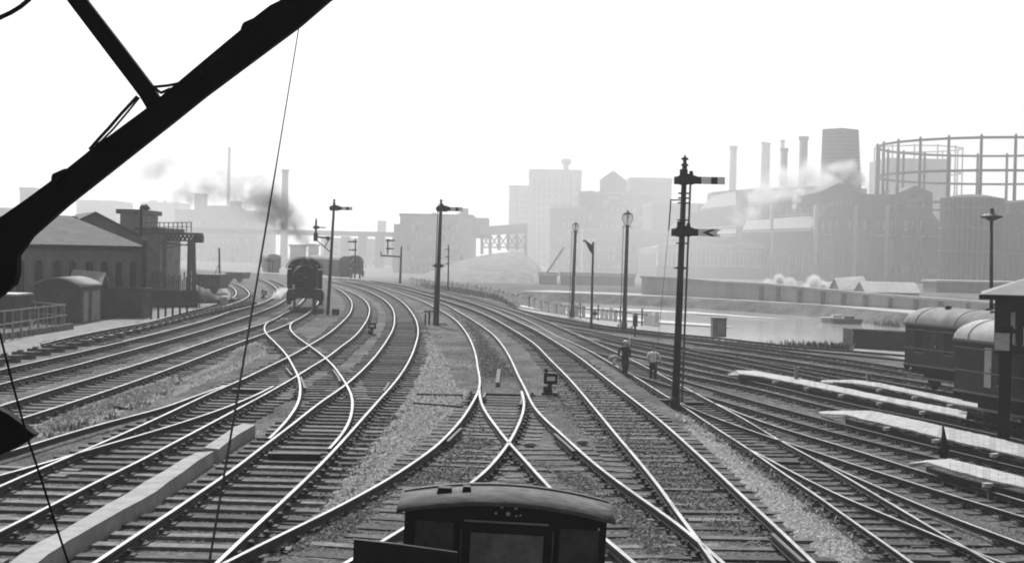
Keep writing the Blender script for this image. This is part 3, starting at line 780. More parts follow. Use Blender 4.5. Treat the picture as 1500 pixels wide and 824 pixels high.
c = along(392); b.prism([c + Vector((-.32, -.1, 0)), c + Vector((0, -.1, -.08)), c + Vector((.32, -.1, 0)), c + Vector((0, -.1, .08))], (0, .2, 0))
b.build('clamp', M_dark, t)
ladder(t, along(590), along(250), .3, Vector((.27, .12, 0)))
b = MB(); c = along(293); b.bar(c, c + Vector((-.52, 0, 0)), .05, .05); b.bar(c + Vector((-.5, 0, 0)), c + Vector((-.56, 0, -1.2)), .05, .05); b.tube([c + Vector((-.56, 0, -1.2)), p + Vector((-.9, .3, .1))], .012, 4)
b.build('wire_stay', M_steel, t)
b = MB(); b.box(p + Vector((-.55, -.1, .25)), (.5, .35, .3)); b.bar(p + Vector((-.9, 0, .3)), p + Vector((-.1, 0, .35)), .08, .08); b.bar(p + Vector((-.75, -.1, .3)), p + Vector((-.6, -.2, -.3)), .06, .06)
b.build('pulley_frame', M_dark, t)

# single-arm signal in the centre
p = P(639, 476, 0); q = D(646, 299, p.y)
t = thing('semaphore_signal', 'single-arm signal post in the centre between the long curve and the wye, arm pointing right', 'signal', group='semaphore signals')
b = MB(); b.tube([p, p.lerp(q, .5), q], [.17, .13, .095], 10); b.build('post', M_dark, t); finial(t, q, .8)
c = D(646.5, 306, p.y); c.y -= .15
semaphore_arm(t, c.x, c.y, c.z, 1.36, 1, h=.26)
b = MB(); b.box((c.x, c.y + .1, c.z + .1), (.24, .2, .5)); b.build('lamp_bracket', M_black, t)
c = p.lerp(q, (476 - 389) / 177); b = MB(); b.prism([c + Vector((-.42, -.1, 0)), c + Vector((0, -.1, -.2)), c + Vector((.4, -.1, 0)), c + Vector((0, -.1, .2))], (0, .2, 0)); b.build('clamp', M_dark, t)
ladder(t, p, q, .28, Vector((-.2, .3, 0)))
b = MB(); b.box(p + Vector((-.45, 0, .45)), (.12, .1, .9)); b.box(p + Vector((-.7, 0, .35)), (.1, .1, .7)); b.bar(p + Vector((-.8, 0, .85)), p + Vector((0, 0, .9)), .08, .08); b.bar(p + Vector((.1, 0, .05)), p + Vector((.7, 0, .05)), .06, .06); b.build('wire_wheel_frame', M_dark, t)

# bracket signal by the locomotive
p = P(480, 461, 0); q = D(489.5, 298, p.y)
t = thing('semaphore_signal', 'signal with a second shorter post on a side bracket, right beside the smoking locomotive', 'signal', group='semaphore signals')
b = MB(); b.tube([p, p.lerp(q, .5), q], [.13, .11, .085], 10); b.build('post', M_dark, t); finial(t, q, .8)
c = D(489.5, 305, p.y); c.y -= .15
semaphore_arm(t, c.x, c.y, c.z, 1.32, 1, h=.24)
Y = p.y
b = MB(); b.bar(D(463, 346.5, Y), D(484, 349, Y), .1, .12); b.bar(D(464, 352, Y), D(484, 369, Y), .07, .07); b.bar(D(481, 352, Y), D(475.5, 362, Y), .06, .06); b.box(D(462.5, 347, Y), (.28, .25, .6)); b.box(D(480.5, 349, Y), (.2, .25, .3)); b.build('bracket', M_dark, t)
a = D(462.5, 350, Y); z = D(463, 324, Y)
b = MB(); b.tube([a, z], [.085, .075], 8); b.build('doll_post', M_dark, t); finial(t, z, .55)
semaphore_arm(t, D(463, 333, Y).x, Y - .15, D(463, 333, Y).z, .72, 1, h=.14, dark=True)
b = MB(); b.box(p + Vector((-.6, .1, .25)), (.5, .4, .35)); b.box(p + Vector((-.9, -.2, .2)), (.25, .2, .6)); b.box(p + Vector((.55, .2, .22)), (.5, .4, .45)); b.build('wire_wheel_frame', M_dark, t)

# small far signals
def small_signal(base, Y, top, arms, label, bracket=None, r=.12):
    t = thing('semaphore_signal', label, 'signal', group='semaphore signals')
    a = D(base[0], base[1], Y); z = D(top[0], top[1], Y)
    b = MB(); b.tube([a, z], [r, r * .75], 8); b.build('post', M_dark, t); finial(t, z, .6)
    for px, py, L, s in arms:
        c = D(px, py, Y); semaphore_arm(t, c.x, c.y - .12, c.z, L, s, h=.26, dark=True)
    if bracket:
        b = MB()
        for (x0, y0, x1, y1, w) in bracket: b.bar(D(x0, y0, Y), D(x1, y1, Y), w, w)
        b.build('bracket', M_dark, t)
    return t
small_signal((586, 415), 170, (588, 362), [(568, 352, .9, 1), (568, 364, .8, 1)], 'far hazy bracket signal whose short post stands at the left of its beam', [(557.5, 374, 588, 376, .2), (568, 372, 568, 350, .16), (558, 374, 558, 368, .14)], .16)
small_signal((519.5, 407), 185, (521, 351), [(520.5, 354, 1.0, -1), (520.5, 366, .9, -1)], 'far signal with two arms pointing left, above the second locomotive')
small_signal((656.5, 425), 150, (657, 361), [(657, 365, .4, -1), (657, 376, .4, -1), (656.5, 386, .3, -1)], 'thin far signal just right of the central signal post, with tiny stub arms', None, .1)
small_signal((394, 398), 190, (395, 380), [(395, 381.5, .7, -1), (395, 381.5, .7, 1)], 'tiny double-headed signal in the haze left of the locomotive', [(399.5, 398, 399.5, 381, .12)], .08)

# signal with raised arm near the lamp posts
p = P(866, 481, -1.5); Y = p.y; q = D(869, 354, Y)
t = thing('semaphore_signal', 'post with a raised arm slanting up to the left, between the two lamp standards', 'signal', group='semaphore signals')
b = MB(); b.tube([p, q], [.12, .09], 8); b.build('post', M_dark, t)
b = MB(); b.prism([D(856.5, 352, Y), D(858, 351.5, Y), D(866, 358, Y), D(869, 356, Y), D(870, 364, Y), D(867, 372, Y), D(863, 366, Y)], (0, .06, 0)); b.ball(D(855.5, 352.5, Y), .1, 8, 5)
b.build('signal_arm', M_black, t)
b = MB(); b.ball(p + Vector((.3, 0, 1.3)), .2, 8, 6); b.box(p + Vector((.15, 0, 1.25)), (.3, .1, .1)); b.build('lamp', M_dark, t)

# lamp standards with lanterns
def lantern_post(base, top, label, w, hh, square):
    p = P(base[0], base[1], -1.5); Y = p.y; q = D(top[0], top[1], Y)
    t = thing('lamp_standard', label, 'lamp post', group='gas lamp standards of the yard')
    b = MB(); b.tube([p, p.lerp(q, .5), q], [.19, .16, .14], 10); b.box(q + Vector((0,0,-.02)), (.42, .42, .1)); b.tube([p, p + Vector((0, 0, .8))], [.26, .24], 10); b.build('post', M_dark, t)
    n = 4
    la = MB()
    prof = [(w * .55, .05), (w, hh * .45), (w * .95, hh * .8)]
    la.lathe(prof, q, 4 if square else 8, 0, 'z', False)
    gm = mat('lantern_glass', 0.8, 0.2, 3, 0.1); gm.node_tree.nodes['Principled BSDF'].inputs['Alpha'].default_value = .3; g = la.build('lantern', gm, t)
    fr = MB()
    for k in range(4):
        a = math.pi / 2 * k
        fr.bar(q + Vector((w*.57*math.cos(a), w*.57*math.sin(a), .05)), q + Vector((w*1.03*math.cos(a), w*1.03*math.sin(a), hh*.45)), .04, .04)
        fr.bar(q + Vector((w*1.03*math.cos(a), w*1.03*math.sin(a), hh*.45)), q + Vector((w*.97*math.cos(a), w*.97*math.sin(a), hh*.82)), .04, .04)
    fr.lathe([(w * 1.05, hh * .8), (w * .5, hh * .95), (.08, hh), (.05, hh * 1.15)], q, 8)
    fr.ball(q + Vector((0.02, -w*.5, hh * .6)), .1, 8, 5)
    fr.build('lantern_frame', M_dark, g)
    b = MB(); b.bar(q + Vector((-.45, 0, -.15)), q + Vector((.45, 0, -.15)), .04, .04); b.build('ladder_bar', M_dark, t)
    ladder(t, p, q, .25, Vector((-.32, 0, 0)))
lantern_post((838, 465), (843, 338), 'left lamp standard with a small rounded lantern, standing by the paling fence', .33, .8, False)
lantern_post((914, 486), (919, 330), 'taller lamp standard with a square glass lantern, behind the dark-suited man', .42, 1.1, True)

# short post
p = P(930, 492, -1.5)
t = thing('marker_post', 'stubby post with a pale rounded head right of the taller lamp standard', 'post')
b = MB(); b.box(p + Vector((0, 0, .45)), (.16, .16, .9)); b.box(p + Vector((0, 0, 1.15)), (.36, .3, .8)); b.build('post', M_dark, t)
MB().ball(p + Vector((0, 0, 1.65)), .2, 10, 6).build('cap', M_mid, t)

# dwarf signals
def dwarf(px, py, z, label, s=1.0, m=None):
    p = P(px, py, z); t = thing('dwarf_signal', label, 'ground signal', loc=tuple(p), group='dwarf signals'); t.scale = (s,) * 3
    b = MB(); b.tube([(0,0,0), (0,0,.35)], [.09, .07], 8); b.box((0, 0, .03), (.5, .35, .06)); b.box((-.14, 0, .12), (.12, .2, .24)); b.build('stand', M_dark, t)
    b = MB(); b.box((0.02, .02, .5), (.42, .3, .34)); b.lathe([(.05, 0), (.07, .12)], (-.12, 0, .68), 8); b.build('lamp_case', M_black, t)
    b = MB(); b.box((.03, -.15, .5), (.26, .02, .13)); b.build('signal_disc', M_white, t)
dwarf(805, 577, 0, 'near ground signal with a bright oval face, right of the wye', 1.05)
dwarf(544.5, 490, 0, 'ground signal with a small pale bar, between the two middle curves', 1.0)
dwarf(386.5, 437, 0, 'far ground signal on a thin stand inside the tight bend left of the locomotive', 1.1)

# right-hand disc-shade yard lamp
Y = 70.0
t = thing('yard_lamp', 'yard lamp with a wide shallow shade, rising behind the cabin roof on the right', 'lamp post')
a = D(1453.5, 500, Y); a.z = -1.5; q = D(1452.3, 318, Y)
MB().tube([a, q], [.11, .08], 8).build('post', M_dark, t)
b = MB(); b.lathe([(.09, -.2), (.32, -.1), (.56, .0), (.55, .05), (.3, .12), (.14, .2), (.12, .42), (.03, .5)], q, 18); b.build('lamp_shade', mat('enamel_shade', 0.06, .5, 2, .2), t)
MB().ball(q + Vector((-.3, -.1, .02)), .22, 10, 6, sc=(1, 1, .6)).build('reflector', M_light, t)
# left swan-neck lamp
Y = 88
t = thing('yard_lamp', 'swan-neck lamp on a thin post above the coal gantry at left', 'lamp post')
b = MB(); b.tube([D(206.5, 345, Y), D(206.5, 303, Y), D(208, 301.5, Y), D(213.5, 301.5, Y)], .09, 6); b.build('post', M_dark, t)
b = MB(); b.lathe([(.28, -.05), (.3, 0), (.18, .16), (.05, .3)], D(213.8, 305.5, Y), 10); b.ball(D(213.8, 305.7, Y), .16, 8, 5); b.build('lamp_shade', M_dark, t)

# ------------------------------------------------------ staging platforms
def staging(top, bot, label, zt=-1.02, tip=None):
    t = thing('timber_staging', label, 'platform', group='white timber stagings between the sidings')
    a = proj(top, zt); c = proj(bot, zt)
    # deck
    mb = MB()
    def at(line, f):
        x = f * (len(line) - 1); i = min(int(x), len(line) - 2); return line[i].lerp(line[i + 1], x - i)
    # crosswise planks with open joints, none quite level
    for i in range(len(a) - 1):
        k = max(1, int(((a[i] + c[i]) / 2 - (a[i+1] + c[i+1]) / 2).length / .28))
        for j in range(k):
            f0, f1 = (j + .012) / k, (j + .988) / k; dz = Vector((0, 0, random.gauss(0, .003)))
            e0, e1 = random.uniform(-.02, .02), random.uniform(-.02, .02)
            q4 = [a[i].lerp(a[i+1], f0), c[i].lerp(c[i+1], f0), c[i].lerp(c[i+1], f1), a[i].lerp(a[i+1], f1)]
            w_ = (q4[1] - q4[0]); q4[1] = q4[1] + w_ * e0; q4[2] = q4[2] + w_ * e0; q4[0] = q4[0] + w_ * e1; q4[3] = q4[3] + w_ * e1
            mi = random.choice((0, 0, 0, 1, 1, 2)); mb.prism([v + dz for v in q4], (0, 0, -.06), mi)
    mb.build('deck', [M_board, mat('pale_boards_worn', .29, .8, 3, .3), mat('pale_boards_stained', .26, .85, 3, .3)], t)
    if tip:
        pa = [P(x, y, z) for x, y, z in tip]
        m2 = MB(); m2.v += pa + [p + Vector((0, 0, -.07)) for p in pa]; m2.face((0,1,2,3)); m2.face((7,6,5,4))
        for i in range(4): m2.face((i, (i+1)%4, 4+(i+1)%4, 4+i))
        m2.build('ramp', M_board, t)
    # joists, sticking out at both edges, and legs under them
    L = resample(a, 0.35); Rr = resample(c, 0.35)
    for d in resample(c, 3.1)[1:]:
        j = min(L, key=lambda q: (q - d).length)
        v = (d - j); v.z = 0; v.normalize()
        e = d + v * .22 + Vector((0, 0, -.11))
        b = MB(); b.bar(j + Vector((0, 0, -.13)), e - Vector((0,0,.02)), .14, .11); b.build('joist', mat('joist_end', 0.45, .8, 2, .2), t)
        b = MB(); b.box((d.x, d.y, (d.z - .18 - 1.55) / 2), (.16, .16, abs(-1.55 - (d.z - .18)))); b.box((j.x, j.y, (d.z - .18 - 1.55) / 2), (.16, .16, abs(-1.55 - (d.z - .18)))); b.build('leg', M_wood, t)
    b = MB(); b2 = resample(c, 1.0)
    for i in range(len(b2) - 1): b.bar(b2[i] + Vector((0, 0, -.24)), b2[i+1] + Vector((0, 0, -.24)), .08, .18)
    b.build('edge_beam', M_black, t)
staging([(1078,541.7),(1103,542.3),(1167,553),(1250,570),(1297,580),(1392,597),(1417,602)], [(1083,547),(1117,551),(1167,561),(1250,578),(1290,586),(1392,606.5),(1415,612)], 'long white timber staging with a bent-down ramp and a short grey post against it', tip=[(1078,541.7,-1.02),(1083,547,-1.02),(1071,549,-1.45),(1065,547,-1.45)])
staging([(1220,556),(1250,555.5),(1290,560.5),(1340,571),(1397,582.5),(1480,600)], [(1221,559),(1250,560.5),(1290,567),(1340,577),(1397,590),(1480,608)], 'narrowest and farthest white timber staging, beside the farther carriage', tip=[(1220,556,-1.02),(1221,559,-1.02),(1203,558.5,-1.4),(1203,556.5,-1.4)])
staging([(1236,600.5),(1277,601),(1350,616),(1383,624),(1450,638.5),(1500,651),(1560,666),(1700,701)], [(1240,606.5),(1265,613.5),(1317,625),(1383,641.5),(1450,657),(1500,669),(1560,684),(1700,719)], 'broad white timber staging crossed by the pointed dark post, passing the cabin pillar', tip=[(1236,600.5,-1.02),(1240,606.5,-1.02),(1203,605,-1.4),(1199,602,-1.4)])
staging([(1357,673),(1388,671.5),(1392,671.5),(1450,685),(1500,698),(1560,714),(1700,751)], [(1359,676),(1375,681.5),(1392,686.5),(1450,702),(1500,713),(1560,728),(1700,766)], 'nearest white timber staging at the right edge with a pale ramp end', tip=[(1357,673,-1.02),(1359,676,-1.02),(1335,681,-1.4),(1327,679,-1.4)])
# short posts near the stagings
def stub(px, py0, py1, z, w, label, m=M_dark, pointed=False):
    p = P(px, py0, z); h = D(px, py1, p.y).z - p.z
    b = MB()
    if pointed:
        b.tube([p, p + Vector((0, 0, h * .3)), p + Vector((0, 0, h * .55)), p + Vector((-.05, 0, h))], [w * .55, w * .95, w * .5, .015], 6)
        b.box(p + Vector((.12, 0, h * .42)), (w * 1.3, w, .12), taper=.6)
    else:
        b.box(p + Vector((0, 0, h / 2)), (w, w, h)); b.box(p + Vector((0, 0, h - .05)), (w * 1.25, w * 1.25, .1))
    return tag(b.build('marker_post', m), label, 'post', 'short posts by the stagings')
stub(1166, 557, 537, -1.1, .16, 'short grey post standing against the long far staging', M_mid)
stub(1272, 569, 548, -1.5, .17, 'short grey post standing beyond the second staging', M_mid)
stub(1382, 676, 619, -1.5, .18, 'dark pointed post in front of the broad white staging', M_black, True)

# ------------------------------------------------- concrete cable trough
def trough(left, right, label):
    zt = 0.27
    a = proj(left, zt); c = proj(right, zt); mb = MB(); n = len(a)
    for p, q in zip(a, c):
        for r in (p, q): mb.v += [r.copy(), Vector((r.x, r.y, -.1))]
    for i in range(n - 1):
        k = 4 * i
        mb.face((k, k+2, k+6, k+4)); mb.face((k+2, k+3, k+7, k+6)); mb.face((k+1, k, k+4, k+5))
    mb.face((0, 1, 3, 2)); k = 4 * (n - 1); mb.face((k, k+2, k+3, k+1))
    return tag(mb.build('cable_trough', M_conc), label, 'cable trough', 'concrete cable troughs')
trough([(357,619.5),(343,625),(318,642),(298,655)], [(374,621.5),(350,635),(335,645.5),(321,657)], 'short upper length of concrete trough ending in a square face')
trough([(288,662),(267,672),(242,688),(213,704),(183,724),(158,737),(133,752),(112,764),(92,776),(72,786),(55,794),(30,811),(10,826),(-40,862)], [(313,660),(290,674),(270,689),(248,704),(230,718),(208,731),(183,744),(162,756),(142,767),(120,780),(100,791),(88,800),(70,811),(50,828),(0,866)], 'long wavering length of concrete trough running to the bottom left')

# ------------------------------------------------ point rodding at left
t = thing('point_rodding', 'run of point rods on rows of blocks beside the leftmost line', 'point rodding')
line = resample(crom(proj([(-40,537),(0,528),(58,515),(110,504),(150,496),(190,486.5),(233,475.5),(290,462),(330,453),(370,444)], 0.1), .5), .5)
for off, zz in ((-.22, .14), (0, .15), (.25, .14)):
    b = MB(); pts = [q + Vector((off * .6, off, zz - .1)) for q in line]
    b.tube(pts, .022, 5); b.build('rod', M_steel, t)
for i, q in enumerate(resample(line, 1.9)):
    b = MB(); b.box(q + Vector((0, 0, .0)), (.85, .42, .3)); b.box(q + Vector((-.15, 0, .17)), (.16, .3, .1)); b.build('stool', mat('rod_stool', 0.07, .9, 3, .4), t)
for i, (x, y0, y1) in enumerate([(32.5,521,514),(103,507,499),(156,495,486),(199,483,476),(231,477,471),(262,469,463)]):
    p = P(x, y0, 0); h = D(x, y1, p.y).z
    b = MB(); b.box(p + Vector((0, 0, h/2)), (.09, .09, h)); b.box(p + Vector((0, 0, h*.72)), (.26, .2, h*.35), taper=.6)
    tag(b.build('wire_post', M_dark), 'small signal-wire post in the row beside the leftmost line, post seen over sleeper stools', 'post', 'signal-wire posts beside the leftmost line')
p = P(328.5, 450, 0)
b = MB(); b.box(p + Vector((0, 0, .3)), (.5, .4, .6)); b.ball(p + Vector((0, 0, .65)), .28, 8, 5)
tag(b.build('lineside_box', M_light), 'pale rounded lineside box beside the point rodding', 'box')
p = P(416, 472.5, 0)
b = MB(); b.box(p + Vector((0, 0, .14)), (.5, .35, .26), taper=.8); b.box(p + Vector((-.2, 0, .08)), (.5, .3, .12))
tag(b.build('point_machine', M_light), 'pale box between the rails in front of the locomotive', 'box')
for (x, y, w, h, lab) in [(547,737-0,0,0,'')][:0]: pass
for x, y, lab in [(776,654,'white stone lying right of the wye crossing'),(853,650,'pale stone lying beside the right leg of the wye')]:
    p = P(x, y, 0); b = MB(); b.ball(p + Vector((0, 0, .05)), .12, 7, 5, sc=(1.3, .8, .6)); tag(b.build('stone', M_mid), lab, 'stone')

# lineside cabinet and dark tank on the right
p0 = P(1044, 491.5, -1.5); Y = p0.y; p1 = D(1064, 491.5, Y); h = D(1050, 466, Y).z
t = thing('lineside_hut', 'small square hut at the edge of the water, behind the outermost line', 'hut')
w = p1.x - p0.x
b = MB(); b.box(((p0.x + p1.x) / 2, Y + .6, (h - 1.6) / 2), (w, 1.2, h + 1.6)); b.build('wall', mat('hut_wall', .15, .8, 1.5, .3), t)
b = MB(); b.box(((p0.x + p1.x) / 2, Y + .55, h + .03), (w + .12, 1.4, .08)); b.build('roof', M_mid, t)
b = MB(); b.box(((p0.x + p1.x) / 2 + .1, Y - .02, (h - 1.5) / 2), (w * .5, .05, h + 1.2)); b.build('door', M_mid, t)
p0 = P(1250, 509, -1.5); Y = p0.y; 
t = thing('water_tank', 'long low dark tank with a pale rim, left of the farther carriage', 'tank')
a = D(1250, 482.5, Y); c = D(1326, 485.5, Y - 4)
dv = Vector((c.x - a.x, c.y - a.y, 0))
b = MB(); b.prism([Vector((a.x, a.y, -1.55)), Vector((a.x, a.y, a.z)), Vector((c.x + 2, c.y, a.z)), Vector((c.x + 2, c.y, -1.55))], (0, 3, 0)); b.build('tank_body', M_dark, t)
b = MB(); b.bar(Vector((a.x - .1, a.y - .05, a.z + .05)), Vector((c.x + 2, c.y - .05, a.z + .05)), .1, .1); b.bar(Vector((a.x - .05, a.y - .05, a.z)), Vector((a.x - .05, a.y - .05, -1.5)), .1, .1); b.build('rim', M_mid, t)

# paling fence along the canal bank
t = thing('paling_fence', 'broken whitish paling fence on the canal bank, passing the foot of the lamp standard', 'fence')
fl = resample(crom(proj([(600,415),(640,421),(680,427),(720,435),(760,445),(800,455),(838,463),(880,468.5),(930,474),(965,479)], -1.5), 1), .9)
b2 = MB(); npal = 0; rest = MB(); pale = mat('whitewashed_paling', .7, .7, 2, .2)
for i, q in enumerate(fl):
    if random.random() < .18: continue
    h = random.uniform(.9, 1.35)
    if i % 5 == 0: b2.box(q + Vector((0, 0, h * .55)), (.14, .14, h * 1.25))
    elif npal < 95 and q.y < 185: npal += 1; MB().box(q + Vector((0, 0, h / 2)), (.36, .05, h)).build('paling', pale, t)
    else: rest.box(q + Vector((0, 0, h / 2)), (.36, .05, h))
for i in range(0, len(fl) - 3, 3): b2.bar(fl[i] + Vector((0, 0, .95)), fl[i+3] + Vector((0, 0, .95)), .07, .1)
o_ = rest.build('paling', pale, t); o_['kind'] = 'stuff'; b2.build('rail_and_posts', M_wood, t)

# --------------------------------------------------- cabin on the right
def cabin():
    Y = 44.0
    cw = D(1457, 480, Y); t = thing('pillar_cabin', 'dark raised cabin with a pale hipped roof on a thick pillar, right edge', 'cabin', loc=(cw.x, Y, 0), rz=-R(19.3)); LY = Y; Y = 0.0
    DD = D
    def LP(px, py, dy=0):
        d = ray(px, py); n = Vector((math.sin(R(19.3)), math.cos(R(19.3)), 0)); o = Vector((cw.x, LY, 0)) + n * dy
        s = (o - O0).dot(n) / d.dot(n); q = O0 + d * s - Vector((cw.x, LY, 0)); q = Matrix.Rotation(R(19.3), 3, 'Z') @ q; return q
    x0 = 0.0; x1 = x0 + 5.5
    ze = LP(1458, 433).z; zf = LP(1460, 517).z
    b = MB(); b.box2((x0, Y, zf), (x1, Y + 4.5, ze)); b.build('wall', mat('cabin_boards', 0.025, .7, 2, .4), t)
    r = MB(); e = .45
    A = [(x0 - e, Y - e, ze + .05), (x1 + e, Y - e, ze + .05), (x1 + e, Y + 4.5 + e, ze + .05), (x0 - e, Y + 4.5 + e, ze + .05)]
    rz = ze + .95
    r.v += [Vector(v) for v in A] + [Vector((x0 + 2, Y + 2.25, rz)), Vector((x1 - 2, Y + 2.25, rz))] + [Vector((v[0], v[1], v[2] - .1)) for v in A]
    for f in [(0,1,5,4),(1,2,5),(2,3,4,5),(3,0,4),(0,6,7,1),(1,7,8,2),(2,8,9,3),(3,9,6,0),(9,8,7,6)]: r.face(f)
    r.build('roof', M_roofpale, t)
    b = MB(); b.box2((x0 - e - .05, Y - e - .08, ze - .12), (x1 + e, Y - e - .003, ze + .03)); b.build('gutter', M_black, t)
    for (a0, a1, c0, c1) in [(1481, 1487, 457, 479), (1481, 1487, 488, 503), (1499.5, 1508, 478, 505)]:
        p = LP(a0, c0); q = LP(a1, c1)
        w = MB().box2((p.x, Y - .03, q.z), (q.x, Y + .02, p.z)).build('window', M_paleglass, t)
        MB().box2((p.x - .04, Y - .045, q.z - .05), (q.x + .04, Y - .031, q.z - .003)).build('sill', M_mid, w)
    px = LP(1462, 600).x; px2 = LP(1480, 600).x
    b = MB(); b.box2((px, Y - .05, -1.6), (px2, Y + .4, zf + .9)); b.box2((px - .15, Y - .1, -1.6), (px2 + .1, Y + .5, -1.15)); b.build('pillar', M_black, t)
    MB().box2((x1 - .7, Y, -1.6), (x1 - .3, Y + .4, zf)).build('pillar', M_black, t); MB().box2((px + .25, Y + 4, -1.6), (px2, Y + 4.4, zf)).build('pillar', M_black, t)
    p = LP(1457.5, 487); q = LP(1478.5, 513)
    MB().box2((p.x, Y - .14, q.z), (q.x, Y - .08, p.z)).build('notice_board', mat('notice', 0.42, .6, 8, .25), t)
    for py in (446, 450, 457): c = LP(1455, py); MB().box(c, (.2, .1, .06)).build('insulator', M_dark, t)
cabin()

# ------------------------------------------------------------- carriages
def coach(name, label, origin, yaw, roofm, L=17.0, panels=(), wall=None, zs=1.0, vents=True):
    t = thing(name, label, 'railway carriage', loc=origin, rz=yaw, group='carriages standing in the sidings')
    wall = wall or mat('carriage_side', 0.04, .6, 1.5, .3, spec=.2)
    W = 1.35; z0, z1 = 1.05, 3.05       # x runs along the coach (0..L), camera side is -y
    b = MB(); b.box2((0, -W, z0), (L, W, z1)); b.build('body', wall, t)
    # roof, an elliptical section with rounded far end
    r = MB(); n = 12; xs = [0.0, .12, .5, 1.1, L]; ks = [.90, .955, .99, 1.0, 1.0]
    for x, k in zip(xs, ks):
        for i in range(n + 1):
            a = math.pi * i / n
            r.v.append(Vector((x, -math.cos(a) * (W + .08), z1 - .01 + math.sin(a) * .78 * k)))
    for j in range(len(xs) - 1):
        for i in range(n): r.face((j*(n+1)+i, j*(n+1)+i+1, (j+1)*(n+1)+i+1, (j+1)*(n+1)+i), 0, True)
    r.face(list(range(n + 1))); r.face(list(range((len(xs)-1)*(n+1), len(xs)*(n+1)))[::-1])
    ro = r.build('roof', roofm, t)
    for x in [.9 + 1.45 * k for k in range(11)]:
        rb = MB(); pr_ = [Vector((x, -math.cos(math.pi * i / n) * (W + .095), z1 + math.sin(math.pi * i / n) * .79)) for i in range(n + 1)]
        for i in range(n): rb.bar(pr_[i], pr_[i + 1], .035, .02)
        rb.build('roof_rib', roofm, ro) if int(x * 2) % 2 else None
    if vents:
        for x in (1.9, 4.2, 6.0, 8.5, 10.8, 13, 15.5):
            MB().lathe([(.13, 0), (.14, .08), (.2, .12), (.06, .2)], (x, -.38 if int(x*10) % 2 else .1, z1 + .70), 8).build('ventilator', M_dark, ro)
    b = MB(); b.box2((-.05, -W - .1, z1 - .08), (L, -W - .003, z1 + .02)); b.box2((0, -W - .02, z0 + .02), (L, -W - .002, z0 + .10)); b.box2((0, -W - .025, z0 + .82), (L, -W - .002, z0 + .87)); b.box2((0, -W - .02, z1 - .32), (L, -W - .002, z1 - .28)); b.build('moulding', mat('carriage_trim', .16, .5, 2, .2), t)
    for (x, w, h, zc, mm, kind) in panels:
        o = MB().box2((x - w/2, -W - .012, zc - h/2), (x + w/2, -W + .02, zc + h/2)).build(kind, mm, t)
        if kind == 'window':
            fr = MB(); fr.box2((x - w/2 - .05, -W - .03, zc - h/2 - .06), (x + w/2 + .05, -W - .0125, zc - h/2 - .003)); fr.box2((x - w/2 - .05, -W - .03, zc + h/2 + .003), (x + w/2 + .05, -W - .0125, zc + h/2 + .05)); fr.build('frame', MATS['carriage_trim'] if 'carriage_trim' in MATS else wall, o)
        if kind == 'door': MB().box2((x + w/2 - .12, -W - .05, zc - .1), (x + w/2 - .06, -W - .013, zc + .02)).build('handle', M_light, o)
    b = MB(); b.box2((.2, -W + .25, .7), (L, W - .25, z0 - .003)); b.build('underframe', M_black, t)
    b = MB(); b.box2((0.3, -W - .12, .52), (L, -W + .1, .58)); b.build('footboard', mat('footboard_edge', .16, .6, 2, .2), t)
    for bx in (2.6, L - 2.6):
        g = MB(); g.box2((bx - 1.5, -1.05, .45), (bx + 1.5, -.9, .75)); g.box2((bx - 1.5, .9, .45), (bx + 1.5, 1.05, .75)); g.box2((bx - .3, -1, .5), (bx + .3, 1, .8))
        bg = g.build('bogie', M_black, t)
        for wx in (-1.1, 1.1):
            for sy in (-.78, .68):
                MB().lathe([(.2, 0), (.46, .0), (.46, .1), (.2, .1)], (bx + wx, sy, .47), 18, 0, 'y').build('wheel', M_dark, bg)
    b = MB()
    for sy in (-.85, .85): b.lathe([(.07, -.5), (.07, 0), (.2, -.52)][:2], (0, sy, 1.0), 8, 0, 'x'); b.lathe([(.2, -.52), (.2, -.47)], (0, sy, 1.0), 12, 0, 'x')
    b.build('buffer', M_black, t)
    return t
dirw = lambda k, i=0: None
def along_track(key, px, py, z=LO):
    q = P(px, py, z); pts = RW[key]; i = min(range(len(pts)), key=lambda j: (pts[j] - q).length)
    j = min(len(pts) - 2, max(1, i)); d = pts[j+1] - pts[j-1]
    if d.x < 0: d = -d
    return pts[i], d.normalized()
# nearer carriage
lp, ld = along_track('n5', 1400, 590)
yaw = math.atan2(ld.y, ld.x)
pn = P(1396, 612.5, -1.3)
dleft = Vector((math.cos(yaw), math.sin(yaw), 0)); nrm = Vector((-math.sin(yaw), math.cos(yaw), 0))
org = pn + nrm * 1.35; org.z = -1.3
pw = [(2.1, .42, 1.45, 2.1, M_light, 'door'), (3.0, .62, 1.15, 2.1, M_glass, 'window'), (4.6, .62, 1.15, 2.1, M_glass, 'window'), (6.2, .42, 1.45, 2.1, M_wood, 'door'), (7.4, .62, 1.15, 2.1, M_glass, 'window'), (9, .62, 1.15, 2.1, M_glass, 'window'), (11, .62, 1.15, 2.1, M_glass, 'window')]
coach('railway_carriage', 'nearer dark carriage with a smooth pale roof, left of the cabin pillar', tuple(org), yaw, mat('canvas_roof', .3, .85, 1.6, .25), panels=pw, vents=False)
lp, ld = along_track('n7', 1340, 557)
yaw = math.atan2(ld.y, ld.x)
dleft = Vector((math.cos(yaw), math.sin(yaw), 0)); nrm = Vector((-math.sin(yaw), math.cos(yaw), 0))
pn = P(1324, 566, -1.3); org = pn + nrm * 1.35; org.z = -1.3
pw = [(x, .6, 1.0, 2.25, M_glass, 'window') for x in (1.1, 3.3, 4.5, 6.6, 7.8, 9.9, 11.4, 13.4)] + [(2.2, .55, 1.5, 2.1, M_wood, 'door'), (5.5, .55, 1.5, 2.1, M_wood, 'door')]
